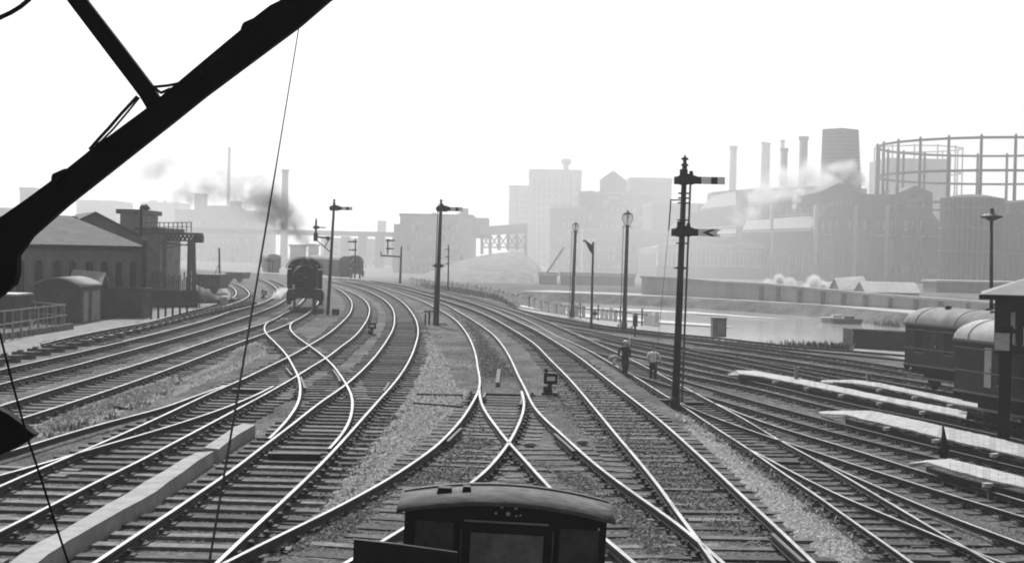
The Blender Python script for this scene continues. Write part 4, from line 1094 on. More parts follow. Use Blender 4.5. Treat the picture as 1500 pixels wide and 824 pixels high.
coach('railway_carriage', 'farther carriage with small ventilators dotted along its shaded grey roof, right of the dark tank', tuple(org), yaw, mat('grey_roof', .2, .85, 1.6, .3), panels=pw)
# ------------------------------------------------------------ locomotive
def loco(loc, yaw, label, cat='steam locomotive', coaches=None):
    t = thing('steam_locomotive', label, cat, loc=loc, rz=yaw, group='steam locomotives')
    S = mat('smokebox_black', 0.006, .65, 2, .3)
    G = mat('loco_paint', 0.01, .6, 1.5, .3, spec=.15)
    # y runs back along the engine, front at y=0, faces -y ; z=0 rail top
    b = MB()
    b.lathe([(.3, -.16), (.68, -.1), (.8, 0), (.86, .02), (.86, 1.9), (.82, 1.92), (.84, 4.2), (.9, 6.4)], (0, .5, 2.42), 28, 0, 'y')
    bo = b.build('boiler', S, t)
    b = MB(); b.lathe([(.1, -.2), (.12, -.16)], (0, .5, 2.42), 10, 0, 'y'); b.bar((0, .28, 2.42), (.25, .28, 2.3), .04, .04); b.bar((-.6, .36, 2.15), (-.2, .36, 2.2), .05, .05); b.bar((-.6, .36, 2.7), (-.2, .36, 2.65), .05, .05); b.build('smokebox_door_fittings', M_steel, bo)
    b = MB(); b.lathe([(.36, 0), (.27, .12), (.25, .42), (.31, .46), (.31, .54), (.2, .54)], (0, 1.25, 3.2), 18); b.build('chimney', S, t)
    b = MB(); b.lathe([(.38, 0), (.36, .15), (.25, .32), (.1, .38)], (0, 3.9, 3.2), 16); b.build('dome', S, t)
    b = MB(); b.box2((-1.28, .35, 1.42), (1.28, 7.6, 1.5)); b.box2((-1.28, .3, 1.3), (1.28, .36, 1.5)); b.build('running_board', G, t)
    b = MB(); b.box2((-1.22, -.12, .85), (1.22, .0, 1.32)); bb = b.build('buffer_beam', mat('buffer_beam', .02, .6, 3, .4), t)
    for sx in (-.87, .87):
        MB().lathe([(.13, 0), (.1, -.3), (.06, -.32), (.06, -.48), (.23, -.5), (.22, -.55)], (sx, -.12, 1.07), 16, 0, 'y').build('buffer', M_dark, bb)
    b = MB(); b.tube([(0, -.14, 1.05), (0, -.3, .98), (0, -.33, .75), (0, -.28, .6)], .035, 6); b.build('coupling', M_dark, bb)
    b = MB()
    for sx in (-.95, -.3, .3, .95): b.box2((sx - .03, -.06, 1.5), (sx + .03, -.03, 1.72))
    b.build('lamp_iron', M_dark, t)
    for sx, zz in ((-.86, 1.62),):
        MB().lathe([(.09, 0), (.1, .16), (.06, .22)], (sx, -.03, zz), 10).build('headlamp', M_light, t)
    # side tanks / smoke-grimed deflectors
    for sx in (-1, 1):
        b = MB(); b.box2((sx * 1.02, 2.6, 1.5), (sx * 1.32, 7.4, 2.95)); b.build('side_tank', G, t)
        b = MB(); b.box((sx * 1.12, .95, .98), (.52, 1.1, .62)); b.lathe([(.28, -.62), (.3, -.56), (.3, -.5)], (sx * 1.1, .95, .98), 14, 0, 'y'); b.bar((sx * 1.12, 1.4, .95), (sx * 1.0, 4.4, .75), .08, .12); b.build('cylinder', S, t)
        b = MB(); b.box2((sx * 1.32, .5, .35), (sx * 1.02, .65, 1.42)); b.build('step', G, t)
        for wy, r in ((1.2, .46), (3.2, .78), (5.0, .78), (6.8, .78)):
            w = MB(); w.lathe([(r * .82, -.05), (r + .03, -.055), (r, .07), (r * .82, .07)], (sx * .755, wy, r), 22, 0, 'x')
            for k in range(8):
                a = math.pi * 2 * k / 8; w.bar((sx * .755, wy, r), (sx * .755, wy + math.cos(a) * r * .85, r + math.sin(a) * r * .85), .06, .06)
            w.build('wheel', M_dark, t)
    # cab with arched roof
    b = MB(); pr = [(-1.32, 1.5), (1.32, 1.5), (1.32, 2.95)] + [(1.32 * math.cos(a), 2.95 + .88 * math.sin(a)) for a in [math.pi * k / 12 for k in range(1, 12)]] + [(-1.32, 2.95)]
    b.prism([Vector((x, 7.4, z)) for x, z in pr], (0, .06, 0)); c = b.build('cab_front', S, t)
    for sx in (-1, 1): MB().lathe([(.12, 0), (.13, -.03)], (sx * 1.02, 7.4, 3.2), 14, 0, 'y').build('spectacle_window', mat('cab_glass', .12, .2, 3, .1), c)
    b = MB()
    for sx in (-1, 1): b.box2((sx * 1.3, 7.47, 1.5), (sx * 1.34, 9.6, 2.6))
    b.build('cab_side', G, t)
    b = MB(); n = 14
    for y in (7.2, 9.9):
        for rr in (0, .05):
            for k in range(n + 1):
                a = math.pi * k / n; b.v.append(Vector((math.cos(a) * (1.4 + rr), y, 2.95 + math.sin(a) * (.92 + rr))))
    m_ = n + 1
    for k in range(n):
        b.face((k, k+1, 2*m_+k+1, 2*m_+k)); b.face((m_+k, 3*m_+k, 3*m_+k+1, m_+k+1)); b.face((k, m_+k, m_+k+1, k+1)); b.face((2*m_+k, 2*m_+k+1, 3*m_+k+1, 3*m_+k))
    b.build('cab_roof', S, t)
    b = MB(); b.box2((-1.3, 9.6, 1.5), (1.3, 11.5, 2.9)); b.box2((-1.2, .1, .75), (-.6, 11.4, 1.3)); b.box2((.6, .1, .75), (1.2, 11.4, 1.3)); b.build('bunker', G, t)
    return t
def track_at(key, px, py, z=HI, back=7.0):
    q = P(px, py, z); pts = RW[key]; i = min(range(len(pts)), key=lambda j: (pts[j] - q).length)
    # farther point
    far = min(range(len(pts)), key=lambda j: abs((pts[j] - pts[i]).length - back) + (1e6 if pts[j].y < pts[i].y else 0))
    d = (pts[far] - pts[i]); d.z = 0; return pts[i], d.normalized()
pc, dc = track_at('c', 431, 450.5); pd, dd = track_at('d', 459, 451)
o = (P(431, 454, HI) + P(462, 453, HI)) / 2
loco((o.x, o.y, HI), R(9.5), 'black steam locomotive facing the camera under its own smoke, beside the bracket signal')
yaw2 = .1
o2 = P(521, 408.5, HI)
L2 = loco((o2.x, o2.y, HI), R(8), 'hazy second locomotive approaching in the distance, right of the first')
# faint carriages behind it
def far_coach(p, yaw, label):
    t = thing('railway_carriage', label, 'railway carriage', loc=p, rz=yaw, group='hazy distant carriages')
    b = MB(); b.box2((-1.35, 0, .9), (1.35, 16, 3.0)); b.build('body', mat('far_coach', .04, .6, 1, .3), t)
    b = MB(); b.prism([Vector((x, 0, z)) for x, z in [(-1.4, 3.0), (1.4, 3.0), (1.2, 3.4), (.6, 3.7), (-.6, 3.7), (-1.2, 3.4)]], (0, 16, 0)); b.build('roof', M_mid, t)
    b = MB(); b.box2((-1.1, .5, .1), (1.1, 15.5, .9)); b.build('bogie', M_black, t)
far_coach(tuple(P(508, 406.8, HI)), .3, 'hazy carriage close behind the second locomotive')
far_coach(tuple(P(494, 404.5, HI)), .4, 'hazy carriage just left of the second locomotive, last of its train')
far_coach(tuple(P(401, 400, HI)), .25, 'faint carriage in the haze left of the first locomotive')

# ---------------------------------------------------------------- people
def blob_mesh(name, tubes, balls, vox=.014):
    mb = MB()
    for pts, rs in tubes: mb.tube(pts, rs, 10, cap=True)
    for c, r, sc in balls: mb.ball(c, r, 12, 8, sc=sc)
    me = mb.mesh(name, [])
    o = bpy.data.objects.new('tmp', me); COL.objects.link(o)
    m = o.modifiers.new('r', 'REMESH'); m.mode = 'VOXEL'; m.voxel_size = vox; m.use_smooth_shade = True
    s = o.modifiers.new('s', 'SMOOTH'); s.iterations = 3; s.factor = .5
    dg = bpy.context.evaluated_depsgraph_get(); r = bpy.data.meshes.new_from_object(o.evaluated_get(dg)); r.name = name
    bpy.data.objects.remove(o); return r
def person(loc, rz, label, jacket, trousers, hat, pose, h=1.75):
    t = thing('person', label, 'person', loc=loc, rz=rz); t.scale = (h / 1.75,) * 3
    skin = mat('skin', .33, .6, 6, .1)
    J = pose     # dict of joints
    head = Vector((0, -.03, 1.63))
    tubes = []; balls = []
    tubes.append(([(0, 0, .92), (0, 0, 1.05), (0, .01, 1.2), (0, .0, 1.38), (0, -.01, 1.46)], [.145, .125, .135, .15, .08]))
    tubes.append(([(0, 0, 1.42), (0, -.015, 1.55)], [.06, .055]))
    balls += [((-.1, 0, 1.38), .1, (1, .8, .8)), ((.1, 0, 1.38), .1, (1, .8, .8))]
    balls.append((head, .1, (.78, .95, 1.18))); balls.append((head + Vector((0, -.095, -.02)), .02, (.8, 1, 1.3))); balls.append((head + Vector((0, -.03, -.085)), .06, (.9, 1, .7)))
    for sx in (-1, 1): balls.append((head + Vector((sx * .08, .0, -.005)), .022, (.5, .9, 1.3)))
    for s in 'LR':
        sh, el, wr = [Vector(v) for v in J['arm' + s]]
        tubes.append(([sh, sh.lerp(el, .5), el], [.062, .052, .043])); tubes.append(([el, el.lerp(wr, .4), wr], [.043, .042, .028]))
        d = (wr - el).normalized(); pm = wr + d * .06; tubes.append(([wr, pm], [.03, .036]))
        side = Vector((0, 1, 0)) if abs(d.y) < .8 else Vector((1, 0, 0))
        inw = Vector((-1 if sh.x > 0 else 1, 0, 0))
        for k, ln in enumerate((.06, .072, .067, .05)):
            b0 = pm + side * (k - 1.5) * .019 + d * .02
            tubes.append(([b0, b0 + d * ln * .55, b0 + d * ln * .9 + inw * .025], [.0095, .009, .0075]))
        tubes.append(([wr + d * .02 - side * .03, wr + d * .055 - side * .05 + inw * .01, wr + d * .085 - side * .045 + inw * .03], [.013, .011, .009]))
        hp, kn, an = [Vector(v) for v in J['leg' + s]]
        tubes.append(([hp, hp.lerp(kn, .5), kn], [.088, .074, .055])); tubes.append(([kn, kn.lerp(an, .35), an], [.056, .056, .036]))
        tubes.append(([an + Vector((0, .05, -.04)), an + Vector((0, -.05, -.055)), an + Vector((0, -.17, -.062))], [.04, .042, .03]))
    body = blob_mesh('body', tubes, balls, .011)
    body.materials.append(skin)
    o = bpy.data.objects.new('body', body); COL.objects.link(o); o.parent = t
    # jacket
    tj = [([(0, 0, .80 if pose.get('long') else .93), (0, 0, 1.0), (0, .01, 1.2), (0, .0, 1.38), (0, -.01, 1.46)], [.185 if pose.get('long') else .155, .165, .165, .175, .09])]
    bj = [((-.11, 0, 1.38), .105, (1, .85, .8)), ((.11, 0, 1.38), .105, (1, .85, .8))]
    for s in 'LR':
        sh, el, wr = [Vector(v) for v in J['arm' + s]]
        tj.append(([sh, el], [.08, .062])); tj.append(([el, wr - (wr - el) * .08], [.062, .046])) if not pose.get('rolled') else tj.append(([el, el.lerp(wr, .35)], [.062, .052]))
    m = blob_mesh('jacket', tj, bj, .016); m.materials.append(jacket); q = bpy.data.objects.new('jacket', m); COL.objects.link(q); q.parent = t
    tt = [([(0, 0, 1.0), (0, 0, .86)], [.155, .15])]
    for s in 'LR':
        hp, kn, an = [Vector(v) for v in J['leg' + s]]
        tt.append(([hp + Vector((0, 0, .03)), hp.lerp(kn, .5), kn], [.105, .1, .085])); tt.append(([kn, an + Vector((0, 0, .02))], [.085, .078]))
    m = blob_mesh('trousers', tt, [], .016); m.materials.append(trousers); q = bpy.data.objects.new('trousers', m); COL.objects.link(q); q.parent = t
    tb = []
    for s in 'LR':
        an = Vector(J['leg' + s][2]); tb.append(([an + Vector((0, .055, -.04)), an + Vector((0, -.05, -.05)), an + Vector((0, -.19, -.058))], [.055, .055, .042]))
    m = blob_mesh('shoes', tb, [], .014); m.materials.append(M_black); q = bpy.data.objects.new('shoes', m); COL.objects.link(q); q.parent = t
    hb = MB()
    if hat == 'cap':
        hb.ball(head + Vector((0, .01, .075)), .115, 14, 7, sc=(1, 1.12, .5)); hb.box(head + Vector((0, -.12, .05)), (.15, .09, .015)); nm = 'cap'; hm = mat('cap_cloth', .65, .8, 8, .15)
    else:
        hb.ball(head + Vector((0, .02, .035)), .105, 14, 8, sc=(.86, .98, 1.0)); nm = 'hair'; hm = mat('dark_hair', .02, .8, 20, .3)
    hb.build(nm, hm, t)
    eb = MB()
    for sx in (-1, 1): eb.ball(head + Vector((sx * .033, -.088, .012)), .012, 6, 4)
    eb.ball(head + Vector((0, -.093, -.055)), .02, 6, 4, sc=(1.3, .4, .35)); eb.build('face_features', M_dark, t)
    return t
pA = P(915, 545.5, -1.3); pA.z = -1.45
poseA = {'armL': [(.19, 0, 1.38), (.26, .04, 1.12), (.2, -.06, .95)], 'armR': [(-.19, 0, 1.38), (-.33, -.02, 1.18), (-.36, -.22, .95)],
 'legL': [(.09, 0, .9), (.1, -.05, .5), (.09, .02, .1)], 'legR': [(-.08, 0, .9), (-.09, -.12, .5), (-.08, -.14, .1)], 'long': True}
person(tuple(pA), .15, 'man in a dark suit and pale cap walking with a pale bundle at his side', mat('dark_suit', .01, .8, 6, .3), mat('dark_trouser', .01, .8, 6, .3), 'cap', poseA, 1.80)
pB = P(956.5, 553.5, -1.3); pB.z = -1.45
poseB = {'armL': [(.19, 0, 1.38), (.33, .06, 1.16), (.38, -.06, .96)], 'armR': [(-.19, 0, 1.38), (-.31, .05, 1.16), (-.27, -.1, .97)],
 'legL': [(.09, 0, .9), (.1, -.06, .5), (.09, -.02, .1)], 'legR': [(-.09, 0, .9), (-.1, -.02, .5), (-.09, .08, .1)], 'rolled': True}
person(tuple(pB), .1, 'bareheaded man in a light shirt and dark trousers walking on the right of his companion', mat('light_shirt', .7, .8, 6, .15), mat('grey_trouser', .015, .8, 6, .3), 'hair', poseB, 1.74)
# bundle and staff
t = thing('tool_bundle', 'pale bundle of tools and rags hanging at the dark-suited man\'s side', 'bundle')
b = MB(); h = pA + Vector((-.36, -.2, .92))
b.tube([h + Vector((.15, 0, .05)), h + Vector((-.2, -.05, .08)), h + Vector((-.5, -.08, -.02))], [.05, .07, .06], 8)
b.tube([h + Vector((-.1, 0, .0)), h + Vector((-.22, -.05, -.3)), h + Vector((-.2, -.05, -.55))], [.06, .08, .04], 8)
b.tube([h + Vector((-.2, 0, -.25)), h + Vector((.1, .05, -.45)), h + Vector((.2, .1, -.7))], [.04, .05, .03], 8)
b.build('cloth', mat('rag', .55, .8, 9, .3), t)
b = MB(); b.tube([pA + Vector((.24, .1, 1.0)), pA + Vector((.2, .05, 2.05))], [.018, .022], 6); b.box(pA + Vector((.2, .05, 1.72)), (.14, .1, .2), taper=.6)
tag(b.build('shouldered_staff', M_white), 'thin white staff rising over the dark-suited man\'s left shoulder', 'staff')

# ---------------------------------------------------- engine cab in front
def near_cab():
    Y = 13.0
    t = thing('engine_cab', 'engine cab with a curved grey roof, cut off by the bottom of the picture', 'locomotive cab')
    wid = .5 * (904 - 581) / F * Y
    c = D(742, 757, Y)
    crown = D(742, 736, Y).z
    cx = c.x
    tilt = -R(1.35)
    t.location = (cx, Y, crown); t.rotation_euler = (0, R(2.0), 0)
    rr = mat('cab_roof_canvas', .08, .85, 5, .55, bump=.8, bs=9)
    # local coords: crown at 0, x right, y back
    def arc(x, hw, rise): return -rise * (x / hw) ** 2
    n = 22; r = MB()
    rows = [(0.0, wid, .12, 0), (0.55, wid * 1.01, .12, .008), (1.15, wid * 1.03, .125, 0.0)]
    for (y, hw, rise, dz) in rows:
        for k in range(n + 1):
            x = -hw + 2 * hw * k / n; r.v.append(Vector((x, y, arc(x, hw, rise) + dz)))
    m_ = n + 1; tot = len(r.v)
    for v in list(r.v): r.v.append(v + Vector((0, 0, -.035)))
    for j in range(2):
        for k in range(n):
            r.face((j*m_+k, j*m_+k+1, (j+1)*m_+k+1, (j+1)*m_+k), 0, True); r.face((tot+j*m_+k, tot+(j+1)*m_+k, tot+(j+1)*m_+k+1, tot+j*m_+k+1), 0, True)
    for k in range(n): r.face((k, tot+k, tot+k+1, k+1)); r.face((2*m_+k, 2*m_+k+1, tot+2*m_+k+1, tot+2*m_+k))
    for j in range(2): r.face((j*m_, (j+1)*m_, tot+(j+1)*m_, tot+j*m_)); r.face((j*m_+n, tot+j*m_+n, tot+(j+1)*m_+n, (j+1)*m_+n))
    ro = r.build('roof', rr, t)
    b = MB(); b9 = MB()
    for k in range(n + 1 - 1):
        x0 = -wid + 2*wid*k/n; x1 = -wid + 2*wid*(k+1)/n
        b.bar((x0, .95, arc(x0, wid, .12) + .012), (x1, .95, arc(x1, wid, .12) + .012), .03, .02)
    b.build('roof_rib', mat('roof_seam', .07, .7, 3, .3), ro)
    for (xa, xb, nm) in ((640, 663, 0), (677, 690, 0)):
        p = D(xa, 722, Y + .6); q = D(xb, 722, Y + .6)
        b = MB(); b.box(((p.x + q.x) / 2 - cx, .6, arc((p.x+q.x)/2 - cx, wid, .12) + .03), (q.x - p.x, .16, .06), taper=.8); b.build('roof_vent', M_black, ro)
    # end sheet
    hw = .5 * (896 - 597) / F * Y; pr = [(-hw, -1.4), (hw, -1.4)] + [(hw - 2 * hw * k / n, arc(hw - 2 * hw * k / n, wid, .12) - .045) for k in range(n + 1)]
    b = MB(); b.prism([Vector((x, .08, z)) for x, z in pr], (0, .05, 0)); w = b.build('end_wall', M_black, t)
    def panel(x0, x1, y0, y1, m, name, d=.012):
        p = D(x0, y0, Y); q = D(x1, y1, Y)
        return MB().box2((p.x - cx, .08 - d, q.z - crown), (q.x - cx, .081, p.z - crown)).build(name, m, t)
    gl = mat('cab_window', .05, .4, 6, .5)
    for (x0, x1, y0, y1) in ((609, 665, 767, 826), (822, 879, 772, 830)):
        o = panel(x0, x1, y0, y1, gl, 'window'); p = D(x0, y0, Y); q = D(x1, y1, Y)
        f = MB(); zt, zb, xl, xr = p.z - crown, q.z - crown, p.x - cx, q.x - cx
        f.box2((xl - .02, .05, zt), (xr + .02, .066, zt + .02)); f.box2((xl - .02, .05, zb), (xl - .002, .066, zt - .002)); f.box2((xr + .002, .05, zb), (xr + .02, .066, zt - .002)); f.build('frame', M_black, o)
    panel(691, 797, 783, 850, mat('gangway_panel', .12, .7, 5, .45, bump=.5, bs=6), 'door')
    b = MB(); p = D(681, 765, Y); q = D(805, 767, Y); b.box2((p.x - cx, .04, p.z - crown - .008), (q.x - cx, .075, p.z - crown + .006)); b.build('rain_strip', M_mid, t)
    for px, py, s in ((745, 753.5, .022), (735.5, 744, .016), (756, 744.5, .018), (727, 753, .014), (757, 756, .01), (879, 771.5, .012), (763, 755, .01)):
        p = D(px, py, Y); MB().ball((p.x - cx, .05, p.z - crown), s, 10, 6).build('bracket_bolt', M_light, t)
    for k in range(15):
        x = -hw + .05 + (2 * hw - .1) * k / 14
        MB().ball((x, .072, arc(x, wid, .12) - .085), .008, 6, 4).build('rivet', M_chair, w)
    for k in range(5):
        for sx in (-1, 1): MB().ball((sx * (hw - .03), .072, -.25 - .1 * k), .008, 6, 4).build('rivet', M_chair, w)
    for x in (664.5 + 13, 812):
        p = D(x, 778, Y); q = D(x, 850, Y); hr = MB(); hr.tube([(p.x - cx, .078, p.z - crown), (p.x - cx, .02, p.z - crown - .01), (p.x - cx, .02, q.z - crown)], .009, 6); hr.build('handrail', M_steel, t)
    # body behind the end wall: side sheets, floor and frames down to the wheels
    b = MB(); b.box2((-hw, .135, -1.4), (-hw + .04, 1.1, -.16)); b.box2((hw - .04, .135, -1.4), (hw, 1.1, -.16)); b.box2((-hw, 1.05, -1.4), (hw, 1.1, -.16)); b.build('side_sheet', M_black, t)
    b = MB(); b.box2((-hw - .05, -.3, -1.5), (hw + .05, 1.6, -1.405)); b.build('footplate', M_black, t)
    for sx in (-.62, .62):
        MB().lathe([(.2, -.06), (.36, -.06), (.34, .06), (.2, .06)], (sx, .6, -(crown - .2) + .36), 20, 0, 'x').build('wheel', M_dark, t)
    # bunker plate on the left
    bb = MB(); Yb = -.45
    a = D(520, 797, Y + Yb); c2 = D(575, 801, Y + Yb); e2 = D(672, 811, Y + Yb)
    bb.prism([Vector((a.x - cx, Yb, a.z - crown)), Vector((c2.x - cx, Yb, c2.z - crown)), Vector((e2.x - cx, Yb, e2.z - crown)), Vector((e2.x - cx, Yb, -1.4)), Vector((a.x - cx, Yb, -1.4))], (0, .05, 0))
    bb.build('bunker', M_black, t)
near_cab()

# ------------------------------------------------------ crane jib in front
def jib():
    Y = 5.0
    t = thing('crane_jib', 'black riveted jib sweeping diagonally across the upper left corner with its lattice strut', 'crane jib')
    def poly(pts, nm, thick=.16, m=M_beam, dy=0.0, dist=Y):
        b = MB(); b.prism([D(x, y, dist) + Vector((0, dy, 0)) for x, y in pts], (0, thick, 0)); return b.build(nm, m, t)
    poly([(482, 0), (560, -58), (486, -58), (409, 1), (395, 8), (369, 28), (353, 43), (300, 87), (262, 119), (215, 158), (135, 217), (95, 249), (78, 262), (40, 290), (0, 318), (-60, 366), (-60, 470), (0, 433), (20, 416), (25, 400), (25, 374), (45, 346), (95, 302), (250, 180), (300, 140), (440, 36)], 'boom', .045)
    poly([(97, 0), (70, -40), (100, -40), (127, 0), (178, 66), (222, 124), (231, 140), (214, 158), (204, 141), (150, 70)], 'lattice_strut', .04, dy=.002)
    b = MB(); b.tube([D(x, y, Y - .03) for x, y in [(201, 141), (192, 151), (178, 166), (160, 187), (145, 203), (131, 219)]], .0062, 6); b.tube([D(x, y, Y - .03) for x, y in [(204, 143), (188, 163), (165, 190), (147, 208), (139, 213)]], .004, 6); b.build('brace_rod', M_beam, t)
    b = MB(); b.tube([D(223, 127.5, Y), D(245, 125.5, Y), D(263, 122, Y)], .0055, 6); b.tube([D(226, 129, Y), D(236, 136, Y), D(250, 130, Y)], .006, 6); b.build('tie_rod', M_beam, t)
    poly([(353, 43), (357, 34), (370, 28), (376, 32), (362, 48)], 'fish_plate', .06, dy=-.012)
    poly([(76, 263), (78, 255), (96, 247), (102, 250), (84, 270)], 'fish_plate', .06, dy=-.012)
    b = MB()
    for k in range(0):
        f = k / 25; x, y = 430 * (1 - f) + 20 * f, 22 * (1 - f) + 335 * f
        for s in (-1, 1):
            pass
    for k in range(14):
        f = k / 13; x, y = 430 * (1 - f) + 20 * f, 22 * (1 - f) + 335 * f
        for s in (-1, 1): MB().ball(D(x + s * 8, y + s * 11, Y - .002), .006, 6, 4).build('rivet', M_beam, t)
    b = MB(); b.prism([D(x, y, 4.2) for x, y in [(-40, 575), (0, 600), (10, 605), (27, 617), (42, 630), (51, 636), (40, 645), (20, 658), (0, 666), (-40, 685)]], (0, .04, 0))
    tag(b.build('pulley_bracket', M_beam), 'black pointed bracket poking in from the left edge', 'bracket')
    b = MB(); a = D(438.5, 36, 5.0); c = D(306, 826, 3.0); pts = [a.lerp(c, k / 12) + Vector((0, 0, -.0 - .012 * math.sin(math.pi * k / 12))) for k in range(14)]
    b.tube(pts, [.0022] * 5 + [.003] * 9, 6); tag(b.build('cable', M_beam), 'thin dark cable hanging from the jib down to the bottom of the picture', 'cable', 'cables')
    b = MB(); pts = [D(x, y, 3.6) for x, y in [(-6, 470), (0, 490), (18, 560), (40, 640), (60, 700), (80, 763), (101, 826), (108, 850)]]
    b.tube(pts, .0032, 6); tag(b.build('cable', M_beam), 'dark cable crossing the left edge past the pointed bracket', 'cable', 'cables')
    b = MB(); pts = [D(x, y, 4.6) for x, y in [(-12, 31), (0, 26), (16, 18.5), (30, 10), (42, 0), (52, -12)]]
    b.tube(pts, .008, 8); tag(b.build('cable', M_beam), 'thick short curve of cable in the top left corner', 'cable', 'cables')
jib()
# -------------------------------------------------------- brick shed, left
def shed():
    t = thing('engine_shed', 'long sooty brick shed with tall arched windows and a pale slate roof at left', 'building')
    A = P(209, 463.5, 0); A.z = 0; Y0 = A.y
    Bp = D(-90, 490, 85.0); Bp = Vector((Bp.x, Bp.y, 0))
    # wall line from A (far) to Bp (near)
    ze = D(205, 361, Y0).z
    d = (Bp - A); L = d.length; d.normalize(); n = Vector((-d.y, d.x, 0))
    if n.y < 0: n = -n          # into the building
    b = MB(); b.prism([A, A + d * L, A + d * L + n * 9.5, A + n * 9.5], (0, 0, ze)); b.build('wall', M_brick, t)
    e = n * -.25
    r = MB(); rz = ze + 2.0
    mid = n * 4.75
    p = [A + e, A + d * L + e, A + d * L + n * 9.75, A + n * 9.75]
    p = [Vector((v.x, v.y, ze + .02)) for v in p]
    r1 = A + mid + d * 4.2; r1.z = rz; r2 = A + d * (L - 4.2) + mid; r2.z = rz
    r.v += p + [r1, r2]
    r.face((0, 1, 5, 4)); r.face((3, 4, 5, 2)); r.face((0, 4, 3)); r.face((1, 2, 5)); r.face((0, 3, 2, 1)); r.build('roof', M_slate, t)
    # piers and arched windows, each seen between piers
    xs = [195, 174, 153, 131, 106.5, 83, 57, 30, 2, -30]
    wins = []
    def onwall(px):
        # intersect pixel column with wall line
        dr = ray(px, 390); best = None
        den = dr.x * d.y - dr.y * d.x
        s = ((A.x) * d.y - (A.y) * d.x) / den if abs(den) > 1e-9 else 0
        q = O0 + dr * s; return Vector((q.x, q.y, 0))
    pos = [onwall(x) for x in xs]
    for i, c in enumerate(pos):
        k = min(i, len(pos) - 2); sp = (pos[k] - pos[k + 1]).length
        w = sp * .42; zb, zt = 1.05, ze - 1.0
        out = -n * .03
        pts = [c - d * w/2 + Vector((0, 0, zb)), c + d * w/2 + Vector((0, 0, zb)), c + d * w/2 + Vector((0, 0, zt - w/2))]
        for a in range(1, 8):
            an = math.pi * a / 8; pts.append(c + d * (w/2 * math.cos(an)) + Vector((0, 0, zt - w/2 + w/2 * math.sin(an))))
        pts.append(c - d * w/2 + Vector((0, 0, zt - w/2)))
        o = MB().prism([q + out for q in pts], n * .04).build('window', mat('shed_glass', .012, .5, 3, .4), t)
        g = MB()
        for f in (-.17, .17): g.bar(c + d * w * f + out * 1.6 + Vector((0, 0, zb)), c + d * w * f + out * 1.6 + Vector((0, 0, zt - .1)), .05, .05)
        for f in (.25, .5, .72): g.bar(c - d * w/2 + out * 1.6 + Vector((0, 0, zb + (zt - zb) * f)), c + d * w/2 + out * 1.6 + Vector((0, 0, zb + (zt - zb) * f)), .04, .04)
        g.build('glazing_bar', M_chair, o)
        s = MB(); s.bar(c - d * w * .6 + out * 2 + Vector((0, 0, zb - .08)), c + d * w * .6 + out * 2 + Vector((0, 0, zb - .08)), .18, .12); s.build('sill', M_mid, o)
        pc = c + d * sp * .5
        g = MB(); q = pc - n * .1; g.prism([q - d * sp * .12 , q + d * sp * .12, q + d * sp * .12 + n * .11, q - d * sp * .12 + n * .11], (0, 0, ze - .3)); g.build('pier', M_brick, t)
    g = MB(); a = A - n * .2 + Vector((0, 0, ze - .15)); g.bar(a, a + d * L, .25, .22); g.build('eaves_gutter', M_black, t)
    g = MB(); a = A - n * .15 - d * .05; g.box(a + Vector((0, 0, ze / 2 + .2)), (.28, .28, ze + .4)); g.build('downpipe', M_black, t)
    # ventilators on the ridge
    for px, py, w in ((100, 322, 18), (115, 325, 22)):
        pass
shed()
def gable(name, label, ridge0, ridge1, eave_z, half, m_wall, m_roof, cat='building'):
    """building whose ridge runs between two 3D points"""
    t = thing(name, label, cat)
    a, b_ = Vector(ridge0), Vector(ridge1); d = b_ - a; d.z = 0; d.normalize(); n = Vector((-d.y, d.x, 0)) * half
    def g(v, s, z): return Vector((v.x + n.x * s, v.y + n.y * s, z))
    w = MB(); w.v += [g(a,-1,-3), g(a,-1,eave_z), a.copy(), g(a,1,eave_z), g(a,1,-3), g(b_,-1,-3), g(b_,-1,eave_z), b_.copy(), g(b_,1,eave_z), g(b_,1,-3)]
    for f in [(0,1,2,3,4),(9,8,7,6,5),(0,5,6,1),(4,3,8,9)]: w.face(f)
    w.build('wall', m_wall, t)
    r = MB(); o = d * .4; k = 1.06
    for s in (-1, 1):
        q = [a - o, b_ + o, g(b_ + o, s * k, eave_z - (a.z - eave_z) * .06), g(a - o, s * k, eave_z - (a.z - eave_z) * .06)]
        i = len(r.v); r.v += [v + Vector((0, 0, .06)) for v in q] + [v + Vector((0, 0, .2)) for v in q]
        for f in [(0,1,2,3),(7,6,5,4),(0,4,5,1),(1,5,6,2),(2,6,7,3),(3,7,4,0)]: r.face([i + j for j in f])
    r.build('roof', m_roof, t)
    return t
a = D(140, 314, 96); c = D(112, 316, 150)
gable('workshop', 'dark gabled workshop roof rising behind the slate-roofed shed', a, c, D(140, 345, 96).z, 2.9, M_brick, M_dark)
a = D(106, 320, 104); c = D(96, 322, 125)
gable('workshop', 'smaller dark peaked roof left of the workshop gable', a, c, D(100, 332, 104).z, 2.3, M_brick, M_dark)

def pxbox(name, label, x0, x1, ytop, ybot, Y, depth, m, cat='building', zg=None, roof=None, windows=None, group=None, rooftilt=0):
    p = D(x0, ytop, Y); q = D(x1, ytop, Y)
    zb = zg if zg is not None else min(D(x0, ybot, Y).z, -1.5)
    t = thing(name, label, cat, group=group)
    zt = (p.z + q.z) / 2
    MB().box2((p.x, Y, zb), (q.x, Y + depth, zt)).build('wall', m, t)
    if roof is not None:
        MB().box2((p.x - .3, Y - .3, zt + .003), (q.x + .3, Y + depth + .3, zt + roof[0])).build('roof', roof[1], t)
    if windows:
        for (cx, cy, w, h, wm) in windows:
            a = D(cx - w/2, cy - h/2, Y); b = D(cx + w/2, cy + h/2, Y)
            MB().box2((a.x, Y - .12, b.z), (b.x, Y + .05, a.z)).build('window', wm, t)
    return t, p, q, zt
